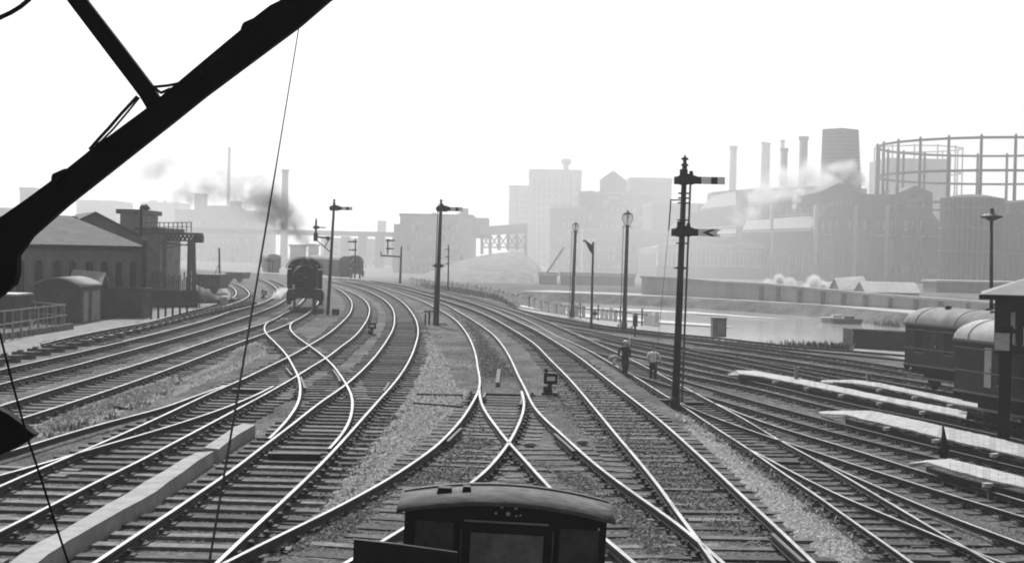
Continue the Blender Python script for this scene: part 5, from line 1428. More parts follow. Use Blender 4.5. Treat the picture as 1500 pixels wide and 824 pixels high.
# coal hoist block and gantry
t, p, q, zt = pxbox('coal_hoist', 'dark square hoist tower right of the shed wall, behind the gantry', 203, 236, 338, 430, 118, 7, mat('grey_boarding', .13, .85, 1.5, .4), zg=-.1, roof=(.3, M_dark))
pxbox('water_tank', 'dark roof tank with a wider lower part, above the hoist tower', 176, 206, 313, 345, 122, 6, M_brick, 'tank', roof=(.4, M_dark))
t = thing('coal_gantry', 'steel coaling gantry with railings, spanning from the hoist to a tapering leg', 'gantry')
Y = 112
b = MB(); a = D(206, 341, Y); c = D(292, 346, Y); b.box2((a.x, Y, D(250, 343.5, Y).z), (c.x, Y + 1.4, D(250, 340, Y).z)); b.bar(D(236, 351, Y), D(288, 353, Y), .12, .12); b.build('deck', M_steel, t)
for k in range(11):
    x = 214 + k * 6.6; b = MB(); b.bar(D(x, 340, Y), D(x, 325, Y), .07, .07); b.build('railing_post', M_steel, t)
b = MB(); b.bar(D(212, 326.5, Y), D(281, 325.5, Y), .06, .06); b.bar(D(212, 332.5, Y), D(281, 332, Y), .05, .05); b.build('handrail', M_steel, t)
b = MB()
for k in range(8):
    x = 238 + k * 6; b.bar(D(x, 343, Y), D(x + 3, 352, Y), .14, .14); b.bar(D(x + 3, 352, Y), D(x + 6, 343, Y), .14, .14)
b.bar(D(236, 355, Y), D(284, 360, Y), .1, .1); b.bar(D(238, 364, Y), D(278, 357, Y), .06, .06); b.build('truss', M_steel, t)
b = MB(); a = D(278, 350, Y); c = D(276.5, 436, Y); b.bar(a, c, .3, .3); b.build('leg', M_steel, t); b = MB(); a = D(283, 350, Y); c = D(285, 436, Y); b.bar(a, c, .3, .3)
for k in range(7): b.bar(D(277.6, 358 + 11 * k, Y), D(284, 364 + 11 * k, Y), .12, .12)
b.build('leg', M_steel, t)
b = MB(); b.bar(D(241, 350, Y), D(241, 420, Y), .3, .4); b.build('leg', M_steel, t)
b = MB(); b.box(D(291, 350, Y), (.7, .8, .6)); b.build('end_housing', M_dark, t)
# wooden sheds
def arched_hut():
    Y = 64.0
    t = thing('platelayers_hut', 'wooden hut with a low curved pale roof, in front of the brick shed', 'hut')
    x0 = D(51, 440, Y + 3).x; xc = D(112, 440, Y).x
    zr = .0
    a = P(118, 472.5, 0); b_ = P(147, 467.5, 0); c = D(50, 470, a.y + 1)
    # corner a is the near right corner; front from c to a, side from a to b
    a.z = b_.z = c.z = 0
    h = D(122, 419, a.y).z - .1
    dd = b_ - a; dd.z = 0
    w = MB(); w.prism([c, a, b_, c + dd], (0, 0, h)); w.build('wall', mat('hut_boards', .06, .85, 1.5, .3), t)
    r = MB(); n = 12
    for e, off in ((0, -.1), (1, 1.06)):
        for k in range(n + 1):
            f = k / n; p = c.lerp(a, f * 1.04 - .02) + dd * off; p.z = h + .05 + .55 * math.sin(math.pi * (f * .9 + .05)); r.v.append(p)
    tot = len(r.v)
    for v in list(r.v): r.v.append(v + Vector((0, 0, -.09)))
    m_ = n + 1
    for k in range(n):
        r.face((k, k+1, m_+k+1, m_+k), 0, True); r.face((tot+k, tot+m_+k, tot+m_+k+1, tot+k+1)); r.face((k, tot+k, tot+k+1, k+1)); r.face((m_+k, m_+k+1, tot+m_+k+1, tot+m_+k))
    r.face((0, m_, tot+m_, tot)); r.face((n, tot+n, tot+m_+n, m_+n)); r.build('roof', mat('felt_roof', .2, .85, 2, .15), t)
    g = MB(); g.v += [c + Vector((0, 0, h)), a + Vector((0, 0, h))]
    f_ = [c.lerp(a, k / n) + Vector((0, 0, h + .50 * math.sin(math.pi * (k / n * .9 + .05)))) for k in range(n + 1)]
    gb = MB(); poly = [c + Vector((0, 0, h - .05))] + f_ + [a + Vector((0, 0, h - .05))]
    gb.prism(poly[::-1], dd * .96); gb.build('gable', MATS['hut_boards'], t)
    dn = dd.normalized(); on = Vector((dn.y, -dn.x, 0))
    if on.y > 0 and on.x < 0: on = -on
    on = Vector((dn.y, -dn.x, 0)); on = on if on.x > 0 else -on
    L = dd.length
    for f0, f1, m in ((.08, .32, M_mid), (.5, .92, M_mid)):
        p = a + dn * L * f0 + on * .02; q = a + dn * L * f1 + on * .02
        g = MB(); g.prism([p, q, q + Vector((0, 0, h * .88)), p + Vector((0, 0, h * .88))], on * .04); g.build('door', m, t)
arched_hut()
def flatshed(label, pxs, y0, y1, Y, depth, m, name='store_shed', roof=None):
    t = thing(name, label, 'hut'); a = D(pxs[0], y1, Y); c = D(pxs[1], y0, Y)
    MB().box2((a.x, Y, -.1), (c.x, Y + depth, c.z)).build('wall', m, t)
    r = MB().box2((a.x - .1, Y - .1, c.z + .003), (c.x + .1, Y + depth + .1, c.z + .1)).build('roof', roof or M_wood, t)
    return t
flatshed('plain dark timber store standing right of the curved-roof hut', (148, 208.5), 424.5, 466, P(205, 466, 0).y, 2, mat('store_boards', .05, .85, 1.5, .35))
a = D(128, 399.5, 71); c = D(150, 401, 77)
gable('lean_to', 'small steep roofed lean-to behind the curved-roof hut', D(116, 399, 87.5), D(146, 403, 87.5), D(112, 419, 87).z, .9, M_wood, mat('shingle', .22, .7, 3, .2), 'hut')
flatshed('dark hut with a pale roof edge at the left border under the jib', (-20, 22), 433, 480, 76, 2.5, mat('store_boards', .05), roof=M_light)
# railings at left
t = thing('post_and_rail_fence', 'light post-and-rail fence around a sunken pit at the left edge', 'fence')
rail_m = mat('fence_rail', .2, .7, 3, .2)
for (x0, y0, Y0, x1, y1, Y1) in [(-10, 457, 62, 96, 446, 76), (20, 440, 79, 96, 446, 76), (-10, 477, 62, 98, 461, 76), (30, 457, 79, 98, 462, 76)]:
    b = MB(); b.bar(D(x0, y0, Y0), D(x1, y1, Y1), .06, .06); b.build('rail', rail_m, t)
for k in range(9):
    f = k / 8; x = -6 + 100 * f; Y = 62 * (1 - f) + 76 * f
    p = D(x, 456.5 - 10.5 * f, Y); b = MB(); b.box2((p.x - .04, Y - .04, -.1), (p.x + .04, Y + .04, p.z)); b.build('post', rail_m, t)
for k in range(6):
    x = 25 + 13 * k; Y = 79; p = D(x, 441 + k, Y); b = MB(); b.box2((p.x - .04, Y - .04, -.1), (p.x + .04, Y + .04, p.z)); b.build('post', rail_m, t)
for k in range(18):
    f = k / 17; p = P(6 + 98 * f, 497 - 15 * f, 0)
    tag(MB().box(p + Vector((0, 0, .15)), (.28, .25, .34), rot=Matrix.Rotation(.3 * k, 3, 'Z')).build('edging_block', mat('edging', .15, .9, 6, .5)), 'rough block in the edging row before the left fence', 'edging block', 'row of edging blocks')
# picket fence and wagons by the gantry
t = thing('picket_fence', 'row of tall uneven pickets in front of the gantry leg', 'fence')
for k in range(30):
    x = 209 + k * 2.9; Y = 106; h0 = random.uniform(396, 410); p = D(x, h0, Y)
    MB().box2((p.x - .04, Y, 0), (p.x + .04, Y + .06, p.z)).build('picket', M_dark, t)
b = MB(); b.box2((D(208, 420, 106).x, 106.1, -.1), (D(289, 420, 106).x, 106.2, D(208, 424, 106).z)); b.build('boarding', M_steel, t)
for k in range(6):
    x = 221 + k * 10.5; p = P(x, 467, 0); b = MB(); b.box2((p.x - .06, p.y, 0), (p.x + .06, p.y + .1, D(x, 446, p.y).z)); b.build('post', M_dark, t)
def wagon(x0, x1, y0, y1, Y, label):
    t = thing('goods_wagon', label, 'wagon', group='goods wagons at the left sidings')
    a = D(x0, y1, Y); c = D(x1, y0, Y); base = max(a.z, 0.5) 
    MB().box2((a.x, Y, .9), (c.x, Y + 5, c.z)).build('body', M_dark, t)
    b = MB(); 
    for k in range(5): xx = a.x + (c.x - a.x) * (k + .5) / 5; b.box2((xx - .06, Y - .06, .9), (xx + .06, Y - .003, c.z))
    b.build('rib', M_black, t)
    for xx in (a.x + .6, c.x - .6): MB().lathe([(.42, 0), (.42, .1)], (xx, Y + .1, .5), 14, 0, 'y').build('wheel', M_black, t)
    MB().box2((a.x + .1, Y + .2, .55), (c.x - .1, Y + 4.8, .897)).build('underframe', M_black, t)
wagon(288, 322, 402, 425, 138, 'low dark open wagon right of the gantry leg')
wagon(330, 357, 399, 409, 190, 'hazy wagon beyond the tight siding bend')
t = thing('heap_of_scrap', 'dark heap of scrap and sleepers in front of the picket fence', 'heap')
for k in range(26):
    p = P(random.uniform(240, 345), random.uniform(440, 448), 0)
    b = MB(); b.box(p + Vector((0, 0, random.uniform(.05, .35))), (random.uniform(.2, .9), random.uniform(.2, .5), random.uniform(.1, .4)), rot=Matrix.Rotation(random.uniform(-.5, .5), 3, 'Y') @ Matrix.Rotation(random.uniform(0, 3), 3, 'Z')); b.build('scrap', M_dark, t)
b = MB(); b.tube([P(322, 419, 0), D(321, 363, P(322, 419, 0).y)], [.14, .12], 8); q = P(322, 419, 0); b.bar(D(320, 388, q.y), D(310, 414, q.y), .07, .07)
tag(b.build('telegraph_pole', M_dark), 'short dark pole with a slanting stay, right of the gantry', 'pole')
b = MB(); Y = 110; q = D(238, 400, Y)
b.lathe([(2.4, -1), (1.9, .3), (1.2, 1.0), (.5, 1.3), (.1, 1.5)], (D(262, 415, Y).x, Y + 6, 0), 14)
tag(b.build('coal_heap', M_dark), 'dark rounded coal heap seen through the gantry', 'heap')

# --------------------------------------------------- distant town (left)
H1 = 1150.0
far_m = M_far
pxbox('factory_block', 'wide faint factory block behind the gantry, topped by two stubby chimneys', 256, 375, 313, 404, 700, 60, far_m, roof=(2, far_m))
for x0, x1, y0, lab in ((285, 299, 286, 'left stubby square chimney on the faint factory block'), (337, 350, 297, 'right stubby square chimney on the faint factory block')):
    pxbox('roof_stack', lab, x0, x1, y0, 315, 705, 8, M_brick2, 'chimney', group='stubby chimneys of the factory block', zg=20, roof=(1, M_brick2))
pxbox('factory_range', 'low faint range joining the two stubby chimneys', 299, 337, 301, 314, 712, 40, far_m, zg=5)
def chimney(x, y0, y1, w0, w1, Y, label, m=None, zb=None, cap=True):
    a = D(x, y1, Y); z = D(x, y0, Y); k = Y / F
    t = thing('factory_chimney', label, 'chimney', group='factory chimneys')
    zb = zb if zb is not None else -2
    r0, r1 = w1 * k / 2, w0 * k / 2
    MB().lathe([(r0 * 1.05, zb), (r1, z.z - r1)], (z.x, Y, 0), 16).build('shaft', m or M_brick2, t)
    if cap: MB().lathe([(r1 * 1.02, z.z - r1 * 1.0), (r1 * 1.25, z.z - r1 * .7), (r1 * 1.25, z.z), (r1 * .8, z.z)], (z.x, Y, 0), 16).build('crown', m or M_brick2, t)
chimney(336, 213, 310, 4.5, 5.5, 900, 'tallest thin chimney in the haze, left of the drifting smoke', cap=False)
chimney(418, 248, 330, 9.5, 11, 640, 'thick chimney directly above the locomotive smoke')
pxbox('water_tower', 'faint stepped water tower at the far left edge', 29, 49, 279, 300, 620, 12, M_brick2, 'tower', roof=(1.5, M_brick2))
pxbox('warehouse', 'pale flat warehouse between the jib and the dark hoist', 112, 170, 293, 330, 900, 40, far_m)
pxbox('warehouse', 'faint long low warehouse above the gantry railing', 205, 262, 296, 330, 1100, 40, far_m)
pxbox('factory_range', 'faint range of roofs at the left edge behind the jib', -20, 30, 304, 340, 500, 30, M_brick2)
pxbox('signal_cabin', 'left of two hazy raised signal cabins behind the locomotive', 425, 443, 361, 405, 330, 6, M_brick2, roof=(.5, M_dark), windows=[(429, 367, 4, 7, M_mid), (436, 367, 4, 7, M_mid)], group='hazy signal cabins')
pxbox('signal_cabin', 'right of two hazy raised signal cabins behind the locomotive', 452, 462, 360, 405, 330, 6, M_brick2, roof=(.5, M_dark), windows=[(455, 367, 3, 7, M_mid), (459.5, 367, 3, 7, M_mid)], group='hazy signal cabins')
pxbox('station_shed', 'low hazy shed behind the locomotive at left', 385, 424, 380, 404, 520, 10, M_far, roof=(.6, M_far))
pxbox('station_shed', 'low hazy shed right of the locomotive', 470, 500, 386, 404, 480, 8, M_far, roof=(.6, M_far))
# long viaduct
t = thing('railway_viaduct', 'long faint bridge parapet crossing the haze between the signals', 'bridge')
Y = 560; a = D(486, 338, Y); c = D(592, 344, Y)
MB().box2((a.x - 60, Y, D(540, 346, Y).z), (c.x + 5, Y + 8, D(540, 339, Y).z)).build('girder', M_brick2, t)
for x in (480, 505, 530, 555, 580): p = D(x, 346, Y); MB().box2((p.x - 1.6, Y + 1, -2), (p.x + 1.6, Y + 7, p.z)).build('pier', M_brick2, t)
pxbox('tower_block', 'tiny faint tower poking above the viaduct', 553, 564, 323, 338, 900, 10, far_m, 'tower')
pxbox('warehouse', 'faint sheds low behind the viaduct', 470, 590, 352, 404, 700, 40, M_pale, roof=(1, M_pale))

# ---------------------------------------- centre: warehouse and conveyor
t, p, q, zt = pxbox('goods_warehouse', 'broad hazy warehouse behind the central signal, with a pale loading canopy', 586, 692, 317, 402, 430, 50, M_far, roof=(.8, M_brick2))
for (x0, x1, y0, y1) in ((611, 672, 360, 364), (611, 690, 380, 385), (607, 650, 403, 407)):
    a = D(x0, y0, 428); b_ = D(x1, y1, 428); MB().box2((a.x, 424, b_.z), (b_.x, 429.9, a.z)).build('canopy', M_pale, t)
pxbox('roof_tank', 'small pale tank on a stalk, just beyond the central signal arm', 674, 686, 305, 310, 420, 3, M_far, 'tank', zg=D(680, 318, 420).z, group='roof tanks')
pxbox('stair_tower', 'small hazy block at the right end of the warehouse roof', 692, 716, 319, 345, 430, 12, M_brick2, zg=10)
pxbox('lean_block', 'low pale annexe left of the warehouse', 577, 588, 328, 402, 440, 20, M_far)
t = thing('conveyor_bridge', 'covered conveyor gallery on open trestle legs, joining the warehouse to the power station', 'conveyor')
Y = 380
b = MB(); b.prism([D(702, 332, Y), D(773, 327, Y), D(773, 341, Y), D(712, 344, Y), D(702, 342, Y)], (0, 8, 0)); b.build('gallery', mat('corrugated_gallery', .3, .7, .2, .15), t)
for k, x in enumerate((706, 718, 731, 744, 757, 770)):
    b = MB(); y1 = 372 if k < 2 else (366 if k < 5 else 392)
    b.bar(D(x, 343, Y), D(x, y1, Y), .8, .8); b.build('leg', M_brick2, t); b = MB(); b.bar(D(x, 344, Y + 6), D(x, y1, Y + 6), .8, .8); b.build('leg', M_brick2, t)
    if k < 5:
        b = MB(); b.bar(D(x, 344, Y), D(x + 12, 362, Y), .35, .35); b.bar(D(x + 12, 344, Y), D(x, 362, Y), .35, .35); b.bar(D(x, 362, Y), D(x + 12.5, 362, Y), .4, .4); b.build('brace', M_brick2, t)
# embankment
mb = MB(); Y = 340
t_pts = [(600, 408), (630, 398), (655, 388), (690, 377), (720, 371.5), (745, 369), (765, 370), (780, 379), (796, 398), (806, 411), (812, 430)]
a = [D(590, 430, Y)] + [D(x, y, Y) for x, y in t_pts]
for v in a[:1]: v.z = -3
a[-1].z = -3
mb.prism(a, (0, 40, 0)); base = [Vector((v.x * (1.0 if i else 1.1), v.y - (40 if v.z > 0 else 12) - random.uniform(0, 4), -3)) for i, v in enumerate(a)]
b0 = len(mb.v); mb.v += a + base
for i in range(len(a) - 1): mb.face((b0 + i, b0 + i + 1, b0 + len(a) + i + 1, b0 + len(a) + i))
e_ = mb.build('embankment', mat('bank_grass', .12, .95, .3, .7)); struct(e_)
b = MB(); b.bar(D(799, 402, 298), D(826, 362, 298), 1.6, .5); tag(b.build('chute', M_pale), 'pale sloping chute right of the embankment', 'chute')

# -------------------------------------------------------- power station
wins = []
for cx in (758, 764, 770):
    for cy in range(288, 333, 8): wins.append((cx, cy, 2.6, 3.5, M_brick2))
t, p, q, zt = pxbox('power_station', 'lower pale block of the power station, left step, with small dark windows', 746, 776, 276, 410, 850, 50, M_pale, roof=(2, M_pale), windows=wins)
wins = []
for cx in (783, 790, 797, 804, 814, 824, 836, 846):
    for cy in range(266, 400, 11): wins.append((cx, cy, 2.2 if cx != 804 else 1.4, 7, M_brick2))
t, p, q, zt = pxbox('power_station', 'tall pale block of the power station with long window strips', 776, 852, 254, 410, 850, 60, M_pale, roof=(2.5, M_pale), windows=wins)
MB().lathe([(1.7, 0), (1.7, 5), (3.2, 6), (3.2, 8.6), (1.8, 9)], (D(829, 255, 860).x, 860, zt + 1), 12).build('roof_vent', M_pale, t)
pxbox('boiler_house', 'dark hazy boiler house lower right of the power station tower', 806, 850, 305, 410, 600, 40, M_brick2, roof=(1.5, M_pale))
gable('coke_store', 'hazy gabled tower top between the power station and the gasworks', D(898, 250.5, 640), D(900, 251, 700), D(898, 264, 640).z, 6.0, M_brick2, M_brick2)
pxbox('retort_house', 'hazy dark mass below the gabled tower', 848, 962, 285, 412, 620, 60, M_brick2, roof=(1.2, M_far))
pxbox('retort_house', 'hazy stepped mass between the gabled tower and the tall signal', 955, 1075, 302, 412, 560, 40, M_brick2, roof=(1.2, M_far))
pxbox('retort_house', 'hazy rounded-end building left of the tall signal', 924, 984, 266, 300, 700, 60, M_brick2, roof=(2, M_far))
for (x0, x1, y) in ((882, 892, 294), (893, 906, 287), (907, 921, 295)):
    pxbox('roof_light', 'pale slanted rooflight on the dark retort mass', x0, x1, y, y + 5, 615, 4, M_pale, 'rooflight', zg=D(x0, y + 5, 615).z, group='pale rooflights on the retort house')
pxbox('warehouse', 'low shed with pale roof edge behind the taller lamp standard', 855, 1010, 340, 412, 540, 20, M_brick2, roof=(1, M_far), windows=[(868, 360, 8, 3, M_pale), (905, 339, 20, 2, M_pale)])
for (x0, x1, y0, lab) in ((790, 816, 404, 'left pale shed roof on the far quay'), (822, 840, 404, 'middle pale shed roof on the far quay'), (845, 930, 405, 'long pale shed roof on the far quay')):
    pxbox('quay_shed', lab, x0, x1, y0, y0 + 14, 300, 6, M_brick2, 'shed', zg=-3, roof=(.9, M_pale), group='sheds on the far quay')
# gasworks main range
def clutter(seed, x0, x1, ytop, Y, n, label):
    rnd = random.Random(seed)
    for k in range(n):
        x = rnd.uniform(x0, x1 - 6); w = rnd.uniform(2, 9); h = rnd.uniform(1.5, 6)
        pxbox('roof_housing', label, x, x + w, ytop - h, ytop + 2, Y + rnd.uniform(3, 20), 4, rnd.choice((M_brick2, M_far, M_pale)), 'roof housing', zg=D(x, ytop + 2, Y).z, group=label)
def facade(seed, x0, x1, y0, y1, Y, nx, ny, root_label):
    root = [o for o in COL.objects if o.get('label') == root_label][0]; rnd = random.Random(seed)
    for i in range(nx):
        for j in range(ny):
            if rnd.random() < .25: continue
            cx = x0 + (x1 - x0) * (i + .5) / nx; cy = y0 + (y1 - y0) * (j + .5) / ny; w = (x1 - x0) / nx * rnd.uniform(.35, .6); h = (y1 - y0) / ny * rnd.uniform(.4, .7)
            a = D(cx - w/2, cy - h/2, Y); b = D(cx + w/2, cy + h/2, Y)
            MB().box2((a.x, Y - .25, b.z), (b.x, Y + .05, a.z)).build('window', rnd.choice((M_mid, M_dark, M_pale, M_paleglass)), root)
facade(3, 595, 686, 326, 400, 430, 14, 5, 'broad hazy warehouse behind the central signal, with a pale loading canopy')
facade(4, 812, 848, 312, 400, 600, 6, 8, 'dark hazy boiler house lower right of the power station tower')
facade(5, 852, 958, 300, 338, 620, 13, 3, 'hazy dark mass below the gabled tower')
facade(6, 858, 1008, 346, 408, 540, 20, 5, 'low shed with pale roof edge behind the taller lamp standard')
facade(7, 260, 372, 320, 400, 700, 16, 6, 'wide faint factory block behind the gantry, topped by two stubby chimneys')
facade(8, 474, 588, 356, 400, 700, 16, 4, 'faint sheds low behind the viaduct')
clutter(11, 590, 690, 317, 430, 6, 'small housing on the warehouse roof line')
clutter(12, 806, 850, 305, 600, 3, 'small housing on the boiler house roof line')
clutter(13, 850, 960, 285, 620, 6, 'small housing on the roof line below the gabled tower')
clutter(14, 776, 850, 254, 850, 4, 'small housing on top of the tall power station block')
clutter(15, 925, 984, 266, 700, 4, 'small housing on the rounded-end building')
clutter(16, 256, 375, 313, 700, 6, 'small housing on the faint factory block roof')
clutter(17, 1210, 1380, 285, 470, 5, 'small housing on the gasworks roof line')
clutter(18, 210, 262, 296, 1100, 3, 'small housing on the faint long warehouse')
def gas():
    t = thing('gasworks_building', 'big brick gasworks hall with two gables and a low band of tall windows', 'building')
    Y = 460.0; gw = brickmat('gas_brick', .055, .3, .7)
    outline = [(962, 430), (962, 372), (966, 362), (1020, 352), (1086, 352), (1086, 340), (1186, 340), (1204, 318), (1213, 300), (1196, 282), (1206, 278), (1230, 267.5), (1257, 280), (1262, 284), (1310, 285), (1322, 280), (1341, 271.5), (1366, 282), (1366, 312), (1388, 340), (1388, 430)]
    b = MB(); b.prism([D(x, y, Y) for x, y in outline], (0, 70, 0)); b.build('wall', gw, t)
    # sloping roofs in two lit tiers
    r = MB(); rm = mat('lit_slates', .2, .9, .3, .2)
    def slope(pts, front, back):
        v = [D(x, y, front if i < 2 else back) for i, (x, y) in enumerate(pts)]
        i0 = len(r.v); r.v += v + [q + Vector((0, 0, -.6)) for q in v]
        for f in [(0,1,2,3),(7,6,5,4),(0,4,5,1),(1,5,6,2),(2,6,7,3),(3,7,4,0)]: r.face([i0 + j for j in f])
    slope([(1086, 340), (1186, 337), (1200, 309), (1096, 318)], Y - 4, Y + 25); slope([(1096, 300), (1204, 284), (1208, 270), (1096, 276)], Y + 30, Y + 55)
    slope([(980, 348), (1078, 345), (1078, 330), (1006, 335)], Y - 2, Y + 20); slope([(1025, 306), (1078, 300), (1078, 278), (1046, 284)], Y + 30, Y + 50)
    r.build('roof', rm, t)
    for (xa, ya, xb, yb, fr, bk) in [((1086, 340, 1186, 337, Y - 4, 0)), (1094, 324, 1196, 316, Y + 18, 0), (1096, 300, 1204, 284, Y + 30, 0), (1096, 284, 1207, 275, Y + 44, 0), (980, 348, 1078, 345, Y - 2, 0), (1000, 339, 1078, 335, Y + 12, 0)]:
        g = MB(); g.bar(D(xa, ya, fr) + Vector((0, 0, .5)), D(xb, yb, fr) + Vector((0, 0, .5)), 1.0, .5); g.build('roof_purlin', M_brick2, t)
    m2 = MB(); m2.prism([D(x, y, Y + 24) for x, y in [(984, 335), (1010, 312), (1096, 300), (1210, 300), (1210, 345), (984, 352)]], (0, 14, 0)); m2.prism([D(x, y, Y + 48) for x, y in [(1022, 345), (1022, 300), (1044, 298), (1044, 281), (1096, 277), (1208, 272), (1208, 310)]], (0, 14, 0)); m2.build('clerestory', gw, t)
    for k in range(10):
        x = 1102 + k * 10; MB().box2((D(x - 1.5, 320, Y + 23.5).x, Y + 23.4, D(x, 314, Y + 23).z), (D(x + 2.5, 320, Y + 23.5).x, Y + 24.1, D(x, 303, Y + 23).z)).build('window', M_far, t)
    # pale window band
    a = D(964, 363, Y - 6); c = D(1114, 392, Y - 6)
    band = MB().box2((a.x, Y - 6, c.z), (c.x, Y - .2, a.z)).build('window_band', mat('dusty_facade', .42, .7, .2, .15), t)
    for k in range(24):
        x = 967 + k * 6.2; p = D(x, 367, Y - 6); q = D(x + 3.1, 389, Y - 6)
        MB().box2((p.x, Y - 6.2, q.z), (q.x, Y - 5.9, p.z)).build('window', M_brick2 if k % 4 else M_mid, band)
    r2 = MB(); r2.prism([D(x, y, Y - 7) for x, y in [(962, 363), (1120, 363), (1116, 357), (1098, 354), (1080, 357), (1044, 356), (1028, 353), (1010, 357), (966, 358)]], (0, 8, 0)); r2.build('porch_roof', rm, t)
    for (x0, x1, y0, y1) in ((1311, 1386, 389, 400), (1302, 1312, 350, 392)):
        a = D(x0, y0, Y); c = D(x1, y1, Y); MB().box2((a.x, Y - .5, c.z), (c.x, Y - .02, a.z)).build('pale_panel', M_far if x0 == 1302 else M_pale, t)
    def wl(x0, x1, y0, y1, m, nm, dy=.5):
        a = D(x0, y0, Y); c = D(x1, y1, Y); MB().box2((a.x, Y - dy, c.z), (c.x, Y - .02, a.z)).build(nm, m, t)
    for k in range(9): wl(1198 + k * 19.5, 1200.5 + k * 19.5, 318 if k < 7 else 330, 412, gw, 'buttress', 1.4)
    wl(1196, 1366, 314, 317, M_far, 'string_course', .9); wl(1196, 1388, 344, 346, M_far, 'string_course', .9)
    for k in range(16):
        if k % 4 != 3: wl(1202 + k * 10.2, 1206 + k * 10.2, 322, 338, M_mid if k % 3 else M_pale, 'window')
    for k in range(7): wl(1214 + 5 * k, 1217 + 5 * k, 292 + abs(k - 3), 302, M_mid, 'window')
    for k in range(5): wl(1330 + 5 * k, 1333 + 5 * k, 292, 304, M_mid, 'window')
    for k in range(14): wl(1124 + k * 5, 1126.5 + k * 5, 372, 400, M_mid if k % 2 else M_pale, 'window')
    for x in (1128, 1192, 1250, 1296): wl(x, x + 1.6, 300, 410, M_pale, 'pipe', 2.0)
    for (x0, x1, y0, y1) in ((1204, 1220, 352, 400), (1230, 1246, 350, 400), (1262, 1280, 350, 400), (1322, 1350, 345, 375), (1140, 1150, 365, 405)):
        a = D(x0, y0, Y); c = D(x1, y1, Y); MB().box2((a.x, Y - .4, c.z), (c.x, Y - .02, a.z)).build('recess', M_brick2, t)
gas()
for x, y0, y1, w0, w1, lab, mm in ((1074.5, 214, 300, 10, 12, 'pale chimney rising just right of the tall signal arms', M_far), (1119, 208, 262, 7, 9, 'faint leftmost chimney of the group in the steam', M_pale), (1125.5, 209, 262, 6, 8, 'faint chimney right behind the leftmost of the steaming group', M_pale), (1146.5, 205, 262, 6, 7, 'faint thin chimney behind the short capped one', M_pale), (1149, 217, 262, 10, 12, 'short capped chimney in the middle of the steaming group', M_brick2), (1177.5, 200, 268, 12, 13, 'dark straight chimney left of the cooling tower', M_brick2)):
    chimney(x, y0, y1, w0, w1, 560 if mm is M_brick2 else 760, lab, mm)
t = thing('cooling_tower', 'dark timber cooling tower with a flared foot, tallest of the gasworks', 'cooling tower')
Y = 500; b = MB(); prof = [(187, 26.5), (230, 28), (255, 29.3), (276, 30.5)]
pts = []
for (py, hw) in prof:
    z = D(1238, py, Y).z; cx = D(1238, py, Y).x; k = hw * Y / F
    for (sx, sy) in ((-1, -.1), (-.08, -1), (1, -.2), (.1, .9)): b.v.append(Vector((cx + sx * k, Y + 8 + sy * k, z)))
for j in range(3):
    for k in range(4): b.face((j*4+k, j*4+(k+1)%4, (j+1)*4+(k+1)%4, (j+1)*4+k))
b.face(list(range(4))); b.face(list(range(12, 16))[::-1]); b.build('casing', mat('louvre_timber', .05, .8, .5, .4), t)
b = MB()
for py in range(191, 272, 6):
    hw = 26.5 + (py - 187) / 89 * 5.5; a = D(1238 - hw, py, Y - 1.2 + 8 - hw * Y / F); c = D(1238 + hw, py, Y - 1.2 + 8 - hw * Y / F)
    z = D(1238, py, Y).z; k = hw * Y / F; cx = D(1238, py, Y).x
    p0, p1, p2 = Vector((cx - k, Y + 8 - .1 * k - .15, z)), Vector((cx - .08 * k, Y + 8 - k - .15, z)), Vector((cx + k, Y + 8 - .2 * k - .15, z)); b.bar(p0, p1, .4, .3); b.bar(p1, p2, .4, .3)
b.build('louvre', M_brick2, t)
b = MB(); z = D(1238, 276, Y).z; b.box2((D(1208, 276, Y).x, Y - 2, -2), (D(1268, 276, Y).x, Y + 20, z)); b.build('base', M_brick2, t)

M_hold = mat('gasholder_iron', .06, .7, .5, .3)
def gasholder(label, cx, Yc, Rpx, ytop, n, rings, hz=None, r=.5, diag=True):
    t = thing('gasholder', label, 'gasholder', group='gasholders')
    c = D(cx, ytop, Yc); X = c.x; Rr = Rpx * Yc / F; H = c.z
    for k in range(n):
        a = 2 * math.pi * (k + .3) / n; p = Vector((X + Rr * math.cos(a), Yc + Rr * math.sin(a), 0))
        b = MB(); b.tube([p + Vector((0, 0, -2)), p + Vector((0, 0, H))], [r * 1.2, r * .8], 6); b.tube([p + Vector((0, 0, H)), p + Vector((0, 0, H + 1.2))], [r * 1.2, r * .3], 6); b.build('column', M_hold, t)
    for f in rings:
        b = MB()
        pts = [Vector((X + Rr * math.cos(2 * math.pi * (k + .3) / n), Yc + Rr * math.sin(2 * math.pi * (k + .3) / n), H * f)) for k in range(n)]
        for k in range(n): b.bar(pts[k], pts[(k+1) % n], r * .8, r * 1.3)
        b.build('ring_girder', M_hold, t)
    if diag:
        for k in range(n):
            if k % 2: continue
            a0 = 2 * math.pi * (k + .3) / n; a1 = 2 * math.pi * (k + 1.3) / n
            p = Vector((X + Rr * math.cos(a0), Yc + Rr * math.sin(a0), H * rings[0])); q = Vector((X + Rr * math.cos(a1), Yc + Rr * math.sin(a1), H * rings[1]))
            MB().bar(p, q, .25, .25).build('tie', M_hold, t)
    return t
M_hold = mat('gasholder_iron', .06, .7, .5, .3)
gasholder('large open gasholder frame reaching the right edge of the picture', 1458, 470, 167, 216, 24, [1.0, .77, .55], r=.6, diag=False)
gasholder('smaller fainter gasholder frame inside the left part of the large one', 1345, 900, 62, 218, 12, [1.0, .8], r=.6, diag=False)
